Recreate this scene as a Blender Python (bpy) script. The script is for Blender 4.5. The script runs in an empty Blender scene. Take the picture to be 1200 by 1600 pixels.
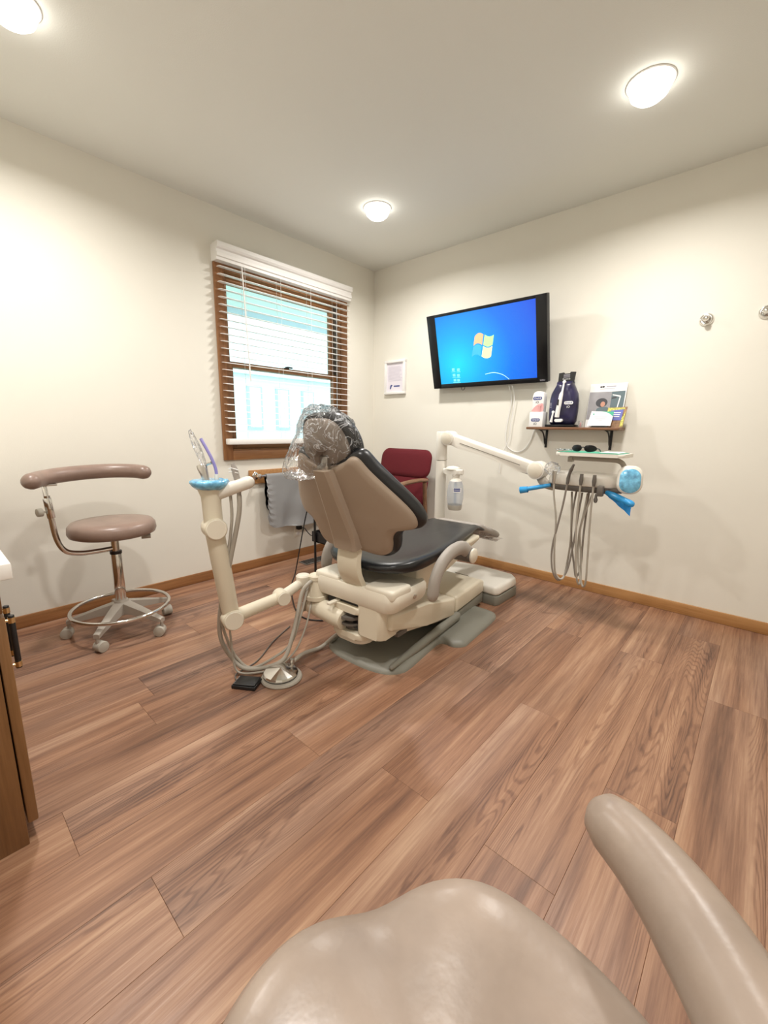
import bpy, bmesh, math, random
from mathutils import Vector, Matrix, noise
random.seed(7)
S = bpy.context.scene
COL = S.collection
PI = math.pi

# ------------------------------------------------------------------ camera
F_PX, PITCH, ROLL, YAW = 660.316, 0.19399, 0.014364, 0.729998
CAM = Vector((2.8213, -2.9773, 1.0663))
fh = Vector((-math.sin(YAW), math.cos(YAW), 0)); r0 = Vector((math.cos(YAW), math.sin(YAW), 0)); z0 = Vector((0, 0, 1))
fw = fh*math.cos(PITCH) - z0*math.sin(PITCH); u0 = z0*math.cos(PITCH) + fh*math.sin(PITCH)
rt = r0*math.cos(ROLL) + u0*math.sin(ROLL); up = u0*math.cos(ROLL) - r0*math.sin(ROLL)
cd = bpy.data.cameras.new('camera'); co = bpy.data.objects.new('camera', cd); COL.objects.link(co)
cd.sensor_fit = 'HORIZONTAL'; cd.sensor_width = 36.0; cd.lens = F_PX/1200*36
cd.clip_start = 0.02; cd.clip_end = 100
m = Matrix.Identity(4)
for i in range(3):
    m[i][0] = rt[i]; m[i][1] = up[i]; m[i][2] = -fw[i]; m[i][3] = CAM[i]
co.matrix_world = m
S.camera = co
# ------------------------------------------------------------------ world, exposure
w = bpy.data.worlds.new('world'); S.world = w; w.use_nodes = True
bg = w.node_tree.nodes['Background']
bg.inputs[0].default_value = (0.74, 0.94, 1.0, 1); bg.inputs[1].default_value = 2.8
S.view_settings.view_transform = 'Standard'; S.view_settings.look = 'None'
S.view_settings.exposure = 0.0; S.view_settings.gamma = 1.0; S.view_settings.use_curve_mapping = False
LAMP_POWER = 19.0
LAMP_COLOR = (1.0, 0.96, 0.91)
H = 2.44; RX = 3.6; RY = -3.5
# ------------------------------------------------------------------ materials
MATS = {}
def nt(name):
    mt = bpy.data.materials.new(name); mt.use_nodes = True
    n = mt.node_tree; return mt, n, n.nodes['Principled BSDF']
def mat(name, col, rough=0.5, metal=0.0, spec=0.5, var=0.0, vscale=8.0, bump=0.0, bscale=200.0, coat=0.0, **kw):
    mt, n, b = nt(name)
    b.inputs['Base Color'].default_value = (*col, 1); b.inputs['Roughness'].default_value = rough
    b.inputs['Metallic'].default_value = metal; b.inputs['Specular IOR Level'].default_value = spec
    b.inputs['Coat Weight'].default_value = coat
    for k, v in kw.items(): b.inputs[k].default_value = v
    tc = n.nodes.new('ShaderNodeTexCoord')
    if var > 0:
        nz = n.nodes.new('ShaderNodeTexNoise'); nz.inputs['Scale'].default_value = vscale; nz.inputs['Detail'].default_value = 4
        n.links.new(tc.outputs['Object'], nz.inputs['Vector'])
        rp = n.nodes.new('ShaderNodeValToRGB')
        rp.color_ramp.elements[0].position = 0.3; rp.color_ramp.elements[1].position = 0.7
        rp.color_ramp.elements[0].color = (*[c*(1-var) for c in col], 1)
        rp.color_ramp.elements[1].color = (*[min(1, c*(1+var)) for c in col], 1)
        n.links.new(nz.outputs['Fac'], rp.inputs[0]); n.links.new(rp.outputs[0], b.inputs['Base Color'])
    if bump > 0:
        nz = n.nodes.new('ShaderNodeTexNoise'); nz.inputs['Scale'].default_value = bscale; nz.inputs['Detail'].default_value = 3
        n.links.new(tc.outputs['Object'], nz.inputs['Vector'])
        bp = n.nodes.new('ShaderNodeBump'); bp.inputs['Strength'].default_value = bump; bp.inputs['Distance'].default_value = 0.002
        n.links.new(nz.outputs['Fac'], bp.inputs['Height']); n.links.new(bp.outputs[0], b.inputs['Normal'])
    MATS[name] = mt
    return mt
def emit(name, col, strength):
    mt, n, b = nt(name)
    b.inputs['Base Color'].default_value = (*col, 1); b.inputs['Emission Color'].default_value = (*col, 1)
    b.inputs['Emission Strength'].default_value = strength; b.inputs['Roughness'].default_value = 0.3
    MATS[name] = mt; return mt
def wood(name, dark, mid, light, stretch=(30, 30, 2.0), rough=0.4, rnd=0.25, axis=None, fine=0.35, cath=0.0, bump=0.05):
    """grain runs along the axis with the small stretch value, in object space"""
    mt, n, b = nt(name); L = n.links.new; N = n.nodes.new
    tc = N('ShaderNodeTexCoord'); oi = N('ShaderNodeObjectInfo')
    off = N('ShaderNodeVectorMath'); off.operation = 'SCALE'; off.inputs[0].default_value = (37.0, 91.0, 53.0)
    L(oi.outputs['Random'], off.inputs['Scale'])
    ad = N('ShaderNodeVectorMath'); ad.operation = 'ADD'; L(tc.outputs['Object'], ad.inputs[0]); L(off.outputs[0], ad.inputs[1])
    mp = N('ShaderNodeMapping'); mp.inputs['Scale'].default_value = stretch; L(ad.outputs[0], mp.inputs['Vector'])
    n1 = N('ShaderNodeTexNoise'); n1.inputs['Scale'].default_value = 1.0; n1.inputs['Detail'].default_value = 5; n1.inputs['Roughness'].default_value = 0.6; n1.inputs['Distortion'].default_value = 0.4
    L(mp.outputs[0], n1.inputs['Vector'])
    mp2 = N('ShaderNodeMapping'); mp2.inputs['Scale'].default_value = tuple(s*5 if s > 4 else s*2.5 for s in stretch); L(ad.outputs[0], mp2.inputs['Vector'])
    n2 = N('ShaderNodeTexNoise'); n2.inputs['Scale'].default_value = 1.0; n2.inputs['Detail'].default_value = 4; n2.inputs['Roughness'].default_value = 0.7
    L(mp2.outputs[0], n2.inputs['Vector'])
    mx = N('ShaderNodeMix'); mx.data_type = 'FLOAT'; mx.inputs[0].default_value = fine
    L(n1.outputs['Fac'], mx.inputs[2]); L(n2.outputs['Fac'], mx.inputs[3])
    fac = mx.outputs[0]
    if cath > 0:
        mp3 = N('ShaderNodeMapping'); mp3.inputs['Scale'].default_value = tuple(s*0.33 if s > 4 else s*0.55 for s in stretch); L(ad.outputs[0], mp3.inputs['Vector'])
        n3 = N('ShaderNodeTexNoise'); n3.inputs['Scale'].default_value = 1.0; n3.inputs['Detail'].default_value = 2; L(mp3.outputs[0], n3.inputs['Vector'])
        mu = N('ShaderNodeMath'); mu.operation = 'MULTIPLY'; mu.inputs[1].default_value = 150; L(n3.outputs['Fac'], mu.inputs[0])
        sn = N('ShaderNodeMath'); sn.operation = 'SINE'; L(mu.outputs[0], sn.inputs[0])
        # only where a slow mask is high
        n4 = N('ShaderNodeTexNoise'); n4.inputs['Scale'].default_value = 1.0; n4.inputs['Detail'].default_value = 1
        mp4 = N('ShaderNodeMapping'); mp4.inputs['Scale'].default_value = tuple(s*0.4 if s > 4 else s*0.8 for s in stretch); mp4.inputs['Location'].default_value = (3, 7, 1); L(ad.outputs[0], mp4.inputs['Vector']); L(mp4.outputs[0], n4.inputs['Vector'])
        mr = N('ShaderNodeMapRange'); mr.inputs[1].default_value = 0.5; mr.inputs[2].default_value = 0.62; mr.inputs[3].default_value = 0; mr.inputs[4].default_value = cath; L(n4.outputs['Fac'], mr.inputs[0])
        ml = N('ShaderNodeMath'); ml.operation = 'MULTIPLY'; L(sn.outputs[0], ml.inputs[0]); L(mr.outputs[0], ml.inputs[1])
        a2 = N('ShaderNodeMath'); a2.operation = 'ADD'; L(fac, a2.inputs[0]); L(ml.outputs[0], a2.inputs[1]); fac = a2.outputs[0]
    rs = N('ShaderNodeMapRange'); rs.inputs[3].default_value = -rnd*0.5; rs.inputs[4].default_value = rnd*0.5; L(oi.outputs['Random'], rs.inputs[0])
    a3 = N('ShaderNodeMath'); a3.operation = 'ADD'; L(fac, a3.inputs[0]); L(rs.outputs[0], a3.inputs[1])
    rp = N('ShaderNodeValToRGB'); e = rp.color_ramp.elements
    e[0].position = 0.28; e[0].color = (*dark, 1); e[1].position = 0.74; e[1].color = (*light, 1)
    x = rp.color_ramp.elements.new(0.5); x.color = (*mid, 1)
    L(a3.outputs[0], rp.inputs[0]); L(rp.outputs[0], b.inputs['Base Color'])
    b.inputs['Roughness'].default_value = rough
    bp = N('ShaderNodeBump'); bp.inputs['Strength'].default_value = bump; bp.inputs['Distance'].default_value = 0.001
    L(n2.outputs['Fac'], bp.inputs['Height']); L(bp.outputs[0], b.inputs['Normal'])
    MATS[name] = mt; return mt
def plank_material():
    mt, n, b = nt('plank'); L = n.links.new; N = n.nodes.new
    tc = N('ShaderNodeTexCoord'); oi = N('ShaderNodeObjectInfo')
    off = N('ShaderNodeVectorMath'); off.operation = 'SCALE'; off.inputs[0].default_value = (37.0, 91.0, 53.0); L(oi.outputs['Random'], off.inputs['Scale'])
    ad = N('ShaderNodeVectorMath'); ad.operation = 'ADD'; L(tc.outputs['Object'], ad.inputs[0]); L(off.outputs[0], ad.inputs[1])
    def nz(sx, sy, detail, rough=0.5, dist=0.0, loc=(0, 0, 0)):
        mp = N('ShaderNodeMapping'); mp.inputs['Scale'].default_value = (sx, sy, 1); mp.inputs['Location'].default_value = loc; L(ad.outputs[0], mp.inputs['Vector'])
        x = N('ShaderNodeTexNoise'); x.inputs['Scale'].default_value = 1; x.inputs['Detail'].default_value = detail; x.inputs['Roughness'].default_value = rough; x.inputs['Distortion'].default_value = dist
        L(mp.outputs[0], x.inputs['Vector']); return x.outputs['Fac']
    def mth(op, a, c, d=None):
        x = N('ShaderNodeMath'); x.operation = op
        for k, v in enumerate((a, c, d)):
            if v is None: continue
            if isinstance(v, (int, float)): x.inputs[k].default_value = v
            else: L(v, x.inputs[k])
        return x.outputs[0]
    def rng(v, a, c, d, e):
        x = N('ShaderNodeMapRange'); L(v, x.inputs[0])
        for k, q in enumerate((a, c, d, e)): x.inputs[k+1].default_value = q
        return x.outputs[0]
    band = nz(15, 0.85, 3, 0.55, 0.3)                      # soft long streaks
    fine = nz(150, 4.5, 4, 0.7)                            # pores
    mid_ = nz(48, 1.6, 3, 0.6)
    contour = nz(8.0, 0.46, 2, 0.45, 0.15, (5, 2, 0))      # cathedral figure
    ser = mth('MULTIPLY', mth('SUBTRACT', nz(60, 26, 2), 0.5), 1.3)
    wave = mth('SINE', mth('ADD', mth('MULTIPLY', contour, 300), mth('MULTIPLY', ser, 2.4)), 0)
    mask = rng(nz(7, 0.55, 2, 0.5, 0, (11, 4, 0)), 0.52, 0.60, 0.0, 1.0)
    vein = mth('MULTIPLY', mth('MULTIPLY', mth('MAXIMUM', wave, 0.0), mask), 0.17)
    v = mth('ADD', mth('MULTIPLY', mth('SUBTRACT', band, 0.5), 0.95), 0.48)
    v = mth('ADD', v, mth('MULTIPLY', mth('SUBTRACT', mid_, 0.5), 0.32))
    v = mth('ADD', v, mth('MULTIPLY', mth('SUBTRACT', fine, 0.5), 0.58))
    v = mth('SUBTRACT', v, vein)
    v = mth('ADD', v, rng(oi.outputs['Random'], 0, 1, -0.035, 0.035))
    rp = N('ShaderNodeValToRGB'); e = rp.color_ramp.elements
    e[0].position = 0.12; e[0].color = (0.085, 0.040, 0.027, 1); e[1].position = 0.92; e[1].color = (0.56, 0.36, 0.225, 1)
    x = e.new(0.38); x.color = (0.225, 0.110, 0.064, 1); x = e.new(0.58); x.color = (0.335, 0.178, 0.104, 1)
    L(v, rp.inputs[0])
    hue = N('ShaderNodeMix'); hue.data_type = 'RGBA'; hue.blend_type = 'MIX'
    L(rng(nz(5, 0.5, 2, 0.5, 0, (2, 9, 0)), 0.45, 0.75, 0.0, 0.42), hue.inputs[0]); L(rp.outputs[0], hue.inputs[6])
    hs_ = N('ShaderNodeHueSaturation'); hs_.inputs['Saturation'].default_value = 0.62; hs_.inputs['Value'].default_value = 0.95; L(rp.outputs[0], hs_.inputs['Color']); L(hs_.outputs[0], hue.inputs[7])
    L(hue.outputs[2], b.inputs['Base Color'])
    L(rng(fine, 0.3, 0.7, 0.46, 0.34), b.inputs['Roughness'])
    bp = N('ShaderNodeBump'); bp.inputs['Strength'].default_value = 0.15; bp.inputs['Distance'].default_value = 0.001; L(v, bp.inputs['Height']); L(bp.outputs[0], b.inputs['Normal'])
    MATS['plank'] = mt
mat('wall', (0.79, 0.765, 0.685), 0.75, bump=0.12, bscale=260, var=0.012, vscale=3)
mat('ceiling', (0.80, 0.81, 0.765), 0.9, bump=0.25, bscale=220)
mat('subfloor', (0.06, 0.035, 0.025), 0.9)
plank_material()
wood('oak_y', (0.20, 0.085, 0.030), (0.33, 0.15, 0.055), (0.45, 0.23, 0.10), (60, 2.2, 60), 0.42, rnd=0.1)
wood('oak_x', (0.28, 0.125, 0.04), (0.42, 0.21, 0.075), (0.52, 0.29, 0.12), (2.2, 60, 60), 0.42, rnd=0.1)
wood('oak_z', (0.18, 0.075, 0.028), (0.30, 0.135, 0.052), (0.42, 0.21, 0.09), (60, 60, 2.2), 0.42, rnd=0.1)
wood('walnut_x', (0.10, 0.04, 0.018), (0.19, 0.085, 0.04), (0.28, 0.14, 0.07), (3, 60, 60), 0.4, rnd=0.05)
wood('cabinet_z', (0.12, 0.052, 0.017), (0.21, 0.10, 0.036), (0.30, 0.155, 0.065), (30, 30, 1.8), 0.4, rnd=0.08)
wood('armwood', (0.16, 0.08, 0.04), (0.25, 0.13, 0.07), (0.33, 0.19, 0.1), (20, 20, 20), 0.4)
mat('white', (0.86, 0.85, 0.83), 0.45)
mat('blind', (0.88, 0.86, 0.83), 0.4, **{'Subsurface Weight': 0.0})
mat('vinyl_taupe', (0.25, 0.172, 0.138), 0.34, var=0.12, vscale=14, bump=0.12, bscale=160)
mat('vinyl_beige', (0.335, 0.262, 0.212), 0.33, var=0.16, vscale=9, bump=0.35, bscale=38)
mat('vinyl_black', (0.011, 0.0115, 0.013), 0.34, bump=0.05, bscale=300)
mat('shell_tan', (0.345, 0.268, 0.203), 0.5, bump=0.05, bscale=500)
mat('cream', (0.72, 0.655, 0.52), 0.38)
mat('cream_light', (0.78, 0.725, 0.61), 0.35)
mat('unit_white', (0.82, 0.785, 0.71), 0.35)
mat('base_gray', (0.225, 0.22, 0.185), 0.45)
mat('arm_gray', (0.36, 0.325, 0.29), 0.5)
mat('dark_gray', (0.13, 0.115, 0.10), 0.5)
mat('tube_gray', (0.40, 0.365, 0.31), 0.45)
mat('tube_dark', (0.25, 0.22, 0.19), 0.5)
mat('black', (0.012, 0.012, 0.013), 0.42)
mat('black_gloss', (0.006, 0.006, 0.007), 0.28, spec=0.3)
mat('headshell', (0.30, 0.25, 0.21), 0.45)
mat('notice_ink', (0.60, 0.56, 0.64), 0.6)
mat('chrome', (0.72, 0.70, 0.67), 0.12, metal=1.0)
mat('brushed', (0.6, 0.57, 0.53), 0.3, metal=1.0)
mat('brass', (0.8, 0.62, 0.35), 0.25, metal=1.0)
mat('stool_base', (0.40, 0.36, 0.31), 0.4)
mat('caster', (0.44, 0.41, 0.35), 0.5)
mat('red_fabric', (0.115, 0.005, 0.011), 0.9, var=0.15, vscale=300, bump=0.3, bscale=500)
mat('towel', (0.55, 0.55, 0.55), 0.9, bump=0.1, bscale=80)
mat('blue_film', (0.03, 0.33, 0.72), 0.18, bump=0.5, bscale=40, coat=0.5)
mat('blue_cup', (0.17, 0.50, 0.84), 0.2, bump=0.8, bscale=70, var=0.38, vscale=45, coat=0.6)
mat('purple_tip', (0.30, 0.27, 0.62), 0.4)
mat('counter', (0.85, 0.82, 0.78), 0.2)
mat('paper', (0.86, 0.85, 0.84), 0.6)
mat('ink', (0.06, 0.06, 0.07), 0.6)
mat('ink_gray', (0.42, 0.40, 0.45), 0.6)
mat('green_paper', (0.06, 0.42, 0.27), 0.5)
mat('pink', (0.75, 0.40, 0.40), 0.4)
mat('navy', (0.022, 0.018, 0.060), 0.3, var=0.5, vscale=12)
mat('navy_print', (0.05, 0.07, 0.25), 0.5)
mat('photo_gray', (0.33, 0.32, 0.34), 0.5, var=0.15, vscale=10)
mat('photo_teal', (0.12, 0.17, 0.19), 0.5)
mat('skin_print', (0.55, 0.28, 0.20), 0.6)
mat('leaflet_blue', (0.14, 0.16, 0.48), 0.5)
mat('leaflet_yellow', (0.55, 0.52, 0.12), 0.5, var=0.6, vscale=120)
mat('leaflet_brown', (0.30, 0.17, 0.09), 0.5, var=0.4, vscale=60)
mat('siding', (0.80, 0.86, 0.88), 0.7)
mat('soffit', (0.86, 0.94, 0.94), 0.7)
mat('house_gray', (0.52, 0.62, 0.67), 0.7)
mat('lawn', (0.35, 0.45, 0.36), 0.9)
mat('water_blue', (0.45, 0.55, 0.68), 0.2)
emit('lamp_glare_dome', (1.0, 0.96, 0.88), 8.0)
def thin(name, tint, refl, rough=0.08, bump=0.0, bscale=30, base=0.0, crease=0.0, cscale=20, milk=0.0, cwidth=0.035):
    """thin clear film or pane: mostly see-through with a glossy share"""
    mt = bpy.data.materials.new(name); mt.use_nodes = True; n = mt.node_tree; n.nodes.clear(); N = n.nodes.new; L = n.links.new
    out = N('ShaderNodeOutputMaterial'); tr = N('ShaderNodeBsdfTransparent'); tr.inputs[0].default_value = (*tint, 1)
    gl = N('ShaderNodeBsdfGlossy'); gl.inputs['Roughness'].default_value = rough
    fr = N('ShaderNodeFresnel'); fr.inputs['IOR'].default_value = 1.45
    ma = N('ShaderNodeMath'); ma.operation = 'MULTIPLY_ADD'; ma.inputs[1].default_value = refl; ma.inputs[2].default_value = base; L(fr.outputs[0], ma.inputs[0])
    mi = N('ShaderNodeMixShader'); L(ma.outputs[0], mi.inputs[0]); L(tr.outputs[0], mi.inputs[1]); L(gl.outputs[0], mi.inputs[2]); L(mi.outputs[0], out.inputs[0])
    if bump > 0:
        tc = N('ShaderNodeTexCoord'); nz = N('ShaderNodeTexNoise'); nz.inputs['Scale'].default_value = bscale; nz.inputs['Detail'].default_value = 3; nz.inputs['Distortion'].default_value = 1.5
        L(tc.outputs['Object'], nz.inputs['Vector'])
        bp = N('ShaderNodeBump'); bp.inputs['Strength'].default_value = bump; bp.inputs['Distance'].default_value = 0.02; L(nz.outputs['Fac'], bp.inputs['Height'])
        L(bp.outputs[0], gl.inputs['Normal']); L(bp.outputs[0], fr.inputs['Normal'])
    if crease > 0 or milk > 0:
        df = N('ShaderNodeBsdfDiffuse'); df.inputs[0].default_value = (0.88, 0.90, 0.93, 1)
        tl = N('ShaderNodeBsdfTranslucent'); tl.inputs[0].default_value = (0.88, 0.90, 0.93, 1)
        ms = N('ShaderNodeMixShader'); ms.inputs[0].default_value = 0.45; L(df.outputs[0], ms.inputs[1]); L(tl.outputs[0], ms.inputs[2])
        m2 = N('ShaderNodeMixShader'); L(mi.outputs[0], m2.inputs[1]); L(ms.outputs[0], m2.inputs[2]); L(m2.outputs[0], out.inputs[0])
        m2.inputs[0].default_value = milk
        if crease > 0:
            tc2 = N('ShaderNodeTexCoord'); nz2 = N('ShaderNodeTexNoise'); nz2.inputs['Scale'].default_value = cscale; nz2.inputs['Detail'].default_value = 2; nz2.inputs['Distortion'].default_value = 2.5
            L(tc2.outputs['Object'], nz2.inputs['Vector'])
            sb = N('ShaderNodeMath'); sb.operation = 'SUBTRACT'; sb.inputs[1].default_value = 0.5; L(nz2.outputs['Fac'], sb.inputs[0])
            ab = N('ShaderNodeMath'); ab.operation = 'ABSOLUTE'; L(sb.outputs[0], ab.inputs[0])
            mr = N('ShaderNodeMapRange'); mr.inputs[1].default_value = 0.0; mr.inputs[2].default_value = cwidth; mr.inputs[3].default_value = crease; mr.inputs[4].default_value = 0.02; L(ab.outputs[0], mr.inputs[0]); L(mr.outputs[0], m2.inputs[0])
    MATS[name] = mt; return mt
thin('glass', (0.97, 0.99, 0.99), 0.6, 0.02)
thin('film', (0.99, 0.99, 0.99), 0.8, 0.12, 0.7, 20, 0.006, crease=0.72, cscale=13, cwidth=0.026)
thin('film_pale', (0.97, 0.975, 0.985), 0.8, 0.2, 0.6, 30, 0.02, crease=0.12, cscale=30)
thin('bottle', (0.93, 0.95, 0.98), 0.5, 0.15, 0, 1, 0.03, milk=0.42)
thin('film_blue', (0.25, 0.62, 0.90), 1.4, 0.1, 0.8, 40, 0.05)

# ------------------------------------------------------------------ mesh helpers (all in world coordinates)
ROOT = {}
def finish(name, bm, mt, parent=None, smooth=True, angle=38):
    bmesh.ops.recalc_face_normals(bm, faces=bm.faces)
    base = ROOT.get(parent.name, Vector((0, 0, 0))) if parent else Vector((0, 0, 0))
    if parent is None:      # origin at the centre of its own foot
        xs = [v.co for v in bm.verts]
        base = Vector(((min(v.x for v in xs)+max(v.x for v in xs))/2, (min(v.y for v in xs)+max(v.y for v in xs))/2, min(v.z for v in xs)))
    for v in bm.verts: v.co -= base
    me = bpy.data.meshes.new(name); bm.to_mesh(me); bm.free()
    me.materials.append(MATS[mt])
    if smooth:
        for p in me.polygons: p.use_smooth = True
        me.set_sharp_from_angle(angle=math.radians(angle))
    o = bpy.data.objects.new(name, me); COL.objects.link(o)
    if parent: o.parent = parent
    else: o.location = base
    ROOT[o.name] = base
    return o
def thing(name, loc, label, cat, group=None):
    o = bpy.data.objects.new(name, None); COL.objects.link(o); o.location = loc; o.empty_display_size = 0.1
    ROOT[o.name] = Vector(loc)
    return tag(o, label, cat, group)
def tag(o, label, cat, group=None):
    o['label'] = label; o['category'] = cat
    if group: o['group'] = group
    return o
def struct(o, label=None):
    o['kind'] = 'structure'
    if label: o['label'] = label
    return o
def B(): return bmesh.new()
def rbox(bm, lo, hi, r=0.0, seg=2, M=None):
    lo = Vector(lo); hi = Vector(hi)
    vs = [bm.verts.new((x, y, z)) for x in (lo.x, hi.x) for y in (lo.y, hi.y) for z in (lo.z, hi.z)]
    fs = [(0, 1, 3, 2), (4, 6, 7, 5), (0, 4, 5, 1), (2, 3, 7, 6), (0, 2, 6, 4), (1, 5, 7, 3)]
    faces = [bm.faces.new([vs[i] for i in f]) for f in fs]
    allv = vs
    if r > 0:
        es = list({e for f in faces for e in f.edges})
        res = bmesh.ops.bevel(bm, geom=es, offset=r, segments=seg, affect='EDGES', profile=0.5)
        allv = list({v for f in res['faces'] for v in f.verts} | {v for v in vs if v.is_valid})
    if M is not None:
        for v in allv: v.co = M @ v.co
    return bm
def frame_for(d):
    d = d.normalized(); a = Vector((0, 0, 1)) if abs(d.z) < 0.9 else Vector((1, 0, 0))
    x = a.cross(d).normalized(); return x, d.cross(x)
def crom(pts, n=6, closed=False):
    P = [Vector(p) for p in pts]; out = []; k = len(P)
    for i in range(k if closed else k-1):
        if closed: a, b, c, d = P[(i-1) % k], P[i], P[(i+1) % k], P[(i+2) % k]
        else: a, b, c, d = P[max(i-1, 0)], P[i], P[i+1], P[min(i+2, k-1)]
        for j in range(n):
            t = j/n
            out.append(0.5*((2*b)+(c-a)*t+(2*a-5*b+4*c-d)*t*t+(3*b-a-3*c+d)*t**3))
    if not closed: out.append(P[-1])
    return out
def tube(bm, pts, r, seg=10, closed=False, cap=True, sx=1.0, sy=1.0, xdir=None, round_cap=False):
    """r: number or list of radii; sx/sy squash the section; xdir fixes the section's x axis"""
    P = [Vector(p) for p in pts]; k = len(P)
    R = [r]*k if not isinstance(r, (list, tuple)) else list(r)
    if round_cap and not closed:
        def ext(p, q, rr):
            d = (p-q).normalized(); return [(p+d*rr*0.55, rr*0.83), (p+d*rr*0.86, rr*0.5), (p+d*rr*0.99, rr*0.12)]
        A = ext(P[0], P[1], R[0]); Z = ext(P[-1], P[-2], R[-1])
        P = [a[0] for a in reversed(A)] + P + [a[0] for a in Z]; R = [a[1] for a in reversed(A)] + R + [a[1] for a in Z]; k = len(P)
    T = []
    for i in range(k):
        if closed: d = P[(i+1) % k]-P[(i-1) % k]
        else: d = P[min(i+1, k-1)]-P[max(i-1, 0)]
        T.append(d.normalized())
    x, y = frame_for(T[0])
    rings = []
    for i in range(k):
        if xdir is not None:
            x = Vector(xdir); x = (x - T[i]*x.dot(T[i])).normalized()
        else:
            x = (x - T[i]*x.dot(T[i])).normalized()
        y = T[i].cross(x)
        rings.append([bm.verts.new(P[i]+x*math.cos(a)*R[i]*sx+y*math.sin(a)*R[i]*sy) for a in [2*PI*j/seg for j in range(seg)]])
    for i in range(k if closed else k-1):
        a, b = rings[i], rings[(i+1) % k]
        for j in range(seg): bm.faces.new((a[j], a[(j+1) % seg], b[(j+1) % seg], b[j]))
    if cap and not closed:
        bm.faces.new(rings[0][::-1]); bm.faces.new(rings[-1])
    return bm
def cyl(bm, p0, p1, r0, r1=None, seg=20, bev=0.0):
    p0 = Vector(p0); p1 = Vector(p1); r1 = r0 if r1 is None else r1
    if bev > 0:
        d = (p1-p0).normalized()
        return tube(bm, [p0, p0+d*bev*0.3, p0+d*bev, p1-d*bev, p1-d*bev*0.3, p1], [r0-bev, r0-bev*0.3, r0, r1, r1-bev*0.3, r1-bev], seg)
    return tube(bm, [p0, p1], [r0, r1], seg)
def lathe(bm, origin, axis, prof, seg=24):
    """prof: list of (radius, height along axis)"""
    o = Vector(origin); d = Vector(axis).normalized(); x, y = frame_for(d); rings = []
    for r, h in prof:
        if r < 1e-6: rings.append([bm.verts.new(o+d*h)])
        else: rings.append([bm.verts.new(o+d*h+x*math.cos(2*PI*j/seg)*r+y*math.sin(2*PI*j/seg)*r) for j in range(seg)])
    for a, b in zip(rings, rings[1:]):
        for j in range(seg):
            k = (j+1) % seg
            if len(a) == 1 and len(b) == 1: continue
            if len(a) == 1: bm.faces.new((a[0], b[k], b[j]))
            elif len(b) == 1: bm.faces.new((a[j], a[k], b[0]))
            else: bm.faces.new((a[j], a[k], b[k], b[j]))
    if len(rings[0]) > 1: bm.faces.new(rings[0][::-1])
    if len(rings[-1]) > 1: bm.faces.new(rings[-1])
    return bm
def pillow(bm, outline, center, prof, mapf):
    """closed body over a star-shaped outline [(a,b)]; prof = [(scale, height)] from the top centre over the rim to the bottom centre"""
    c = center; rings = []
    for s, h in prof:
        if s < 1e-6: rings.append([bm.verts.new(mapf(c[0], c[1], h))])
        else: rings.append([bm.verts.new(mapf(c[0]+(p[0]-c[0])*s, c[1]+(p[1]-c[1])*s, h)) for p in outline])
    n = len(outline)
    for a, b in zip(rings, rings[1:]):
        for j in range(n):
            k = (j+1) % n
            if len(a) == 1: bm.faces.new((a[0], b[k], b[j]))
            elif len(b) == 1: bm.faces.new((a[j], a[k], b[0]))
            else: bm.faces.new((a[j], a[k], b[k], b[j]))
    return bm
def prism(bm, poly, mapf, h0, h1, bev=0.0, seg=2):
    """poly [(a,b)] extruded from h0 to h1, mapped by mapf(a,b,h)"""
    a = [bm.verts.new(Vector((p[0], p[1], h0))) for p in poly]; b = [bm.verts.new(Vector((p[0], p[1], h1))) for p in poly]
    n = len(poly); fs = [bm.faces.new(a[::-1]), bm.faces.new(b)]
    for j in range(n): fs.append(bm.faces.new((a[j], a[(j+1) % n], b[(j+1) % n], b[j])))
    vs = set(a+b)
    if bev > 0:
        es = list({e for f in fs for e in f.edges})
        res = bmesh.ops.bevel(bm, geom=es, offset=bev, segments=seg, affect='EDGES', profile=0.5)
        vs = {v for v in vs if v.is_valid} | {v for f in res['faces'] for v in f.verts}
    for v in vs: v.co = mapf(v.co.x, v.co.y, v.co.z)
    return bm
def plane_map(o, a, b, nrm=None):
    o = Vector(o); a = Vector(a).normalized(); b = Vector(b).normalized(); n_ = a.cross(b) if nrm is None else Vector(nrm).normalized()
    return lambda x, y, h: o+a*x+b*y+n_*h
def lettering(name, s, size, o, a, b, mt, parent, thick=0.0004, align='CENTER', squeeze=1.0):
    cu = bpy.data.curves.new('lettering', 'FONT'); cu.body = s; cu.size = size; cu.align_x = align; cu.align_y = 'CENTER'; cu.extrude = thick; cu.resolution_u = 2
    ob = bpy.data.objects.new('lettering', cu); COL.objects.link(ob)
    dg = bpy.context.evaluated_depsgraph_get(); me = bpy.data.meshes.new_from_object(ob.evaluated_get(dg))
    bm = B(); bm.from_mesh(me); f = plane_map(o, a, b)
    for v in bm.verts: v.co = f(v.co.x*squeeze, v.co.y, v.co.z)
    bpy.data.objects.remove(ob); bpy.data.curves.remove(cu); bpy.data.meshes.remove(me)
    return finish(name, bm, mt, parent, smooth=False)
def decal(name, poly, o, a, b, mt, parent, thick=0.0008):
    bm = B(); prism(bm, poly, plane_map(o, a, b), 0, thick); return finish(name, bm, mt, parent, smooth=False)
def rect(w_, h_, x=0, y=0): return [(x-w_/2, y-h_/2), (x+w_/2, y-h_/2), (x+w_/2, y+h_/2), (x-w_/2, y+h_/2)]
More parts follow.
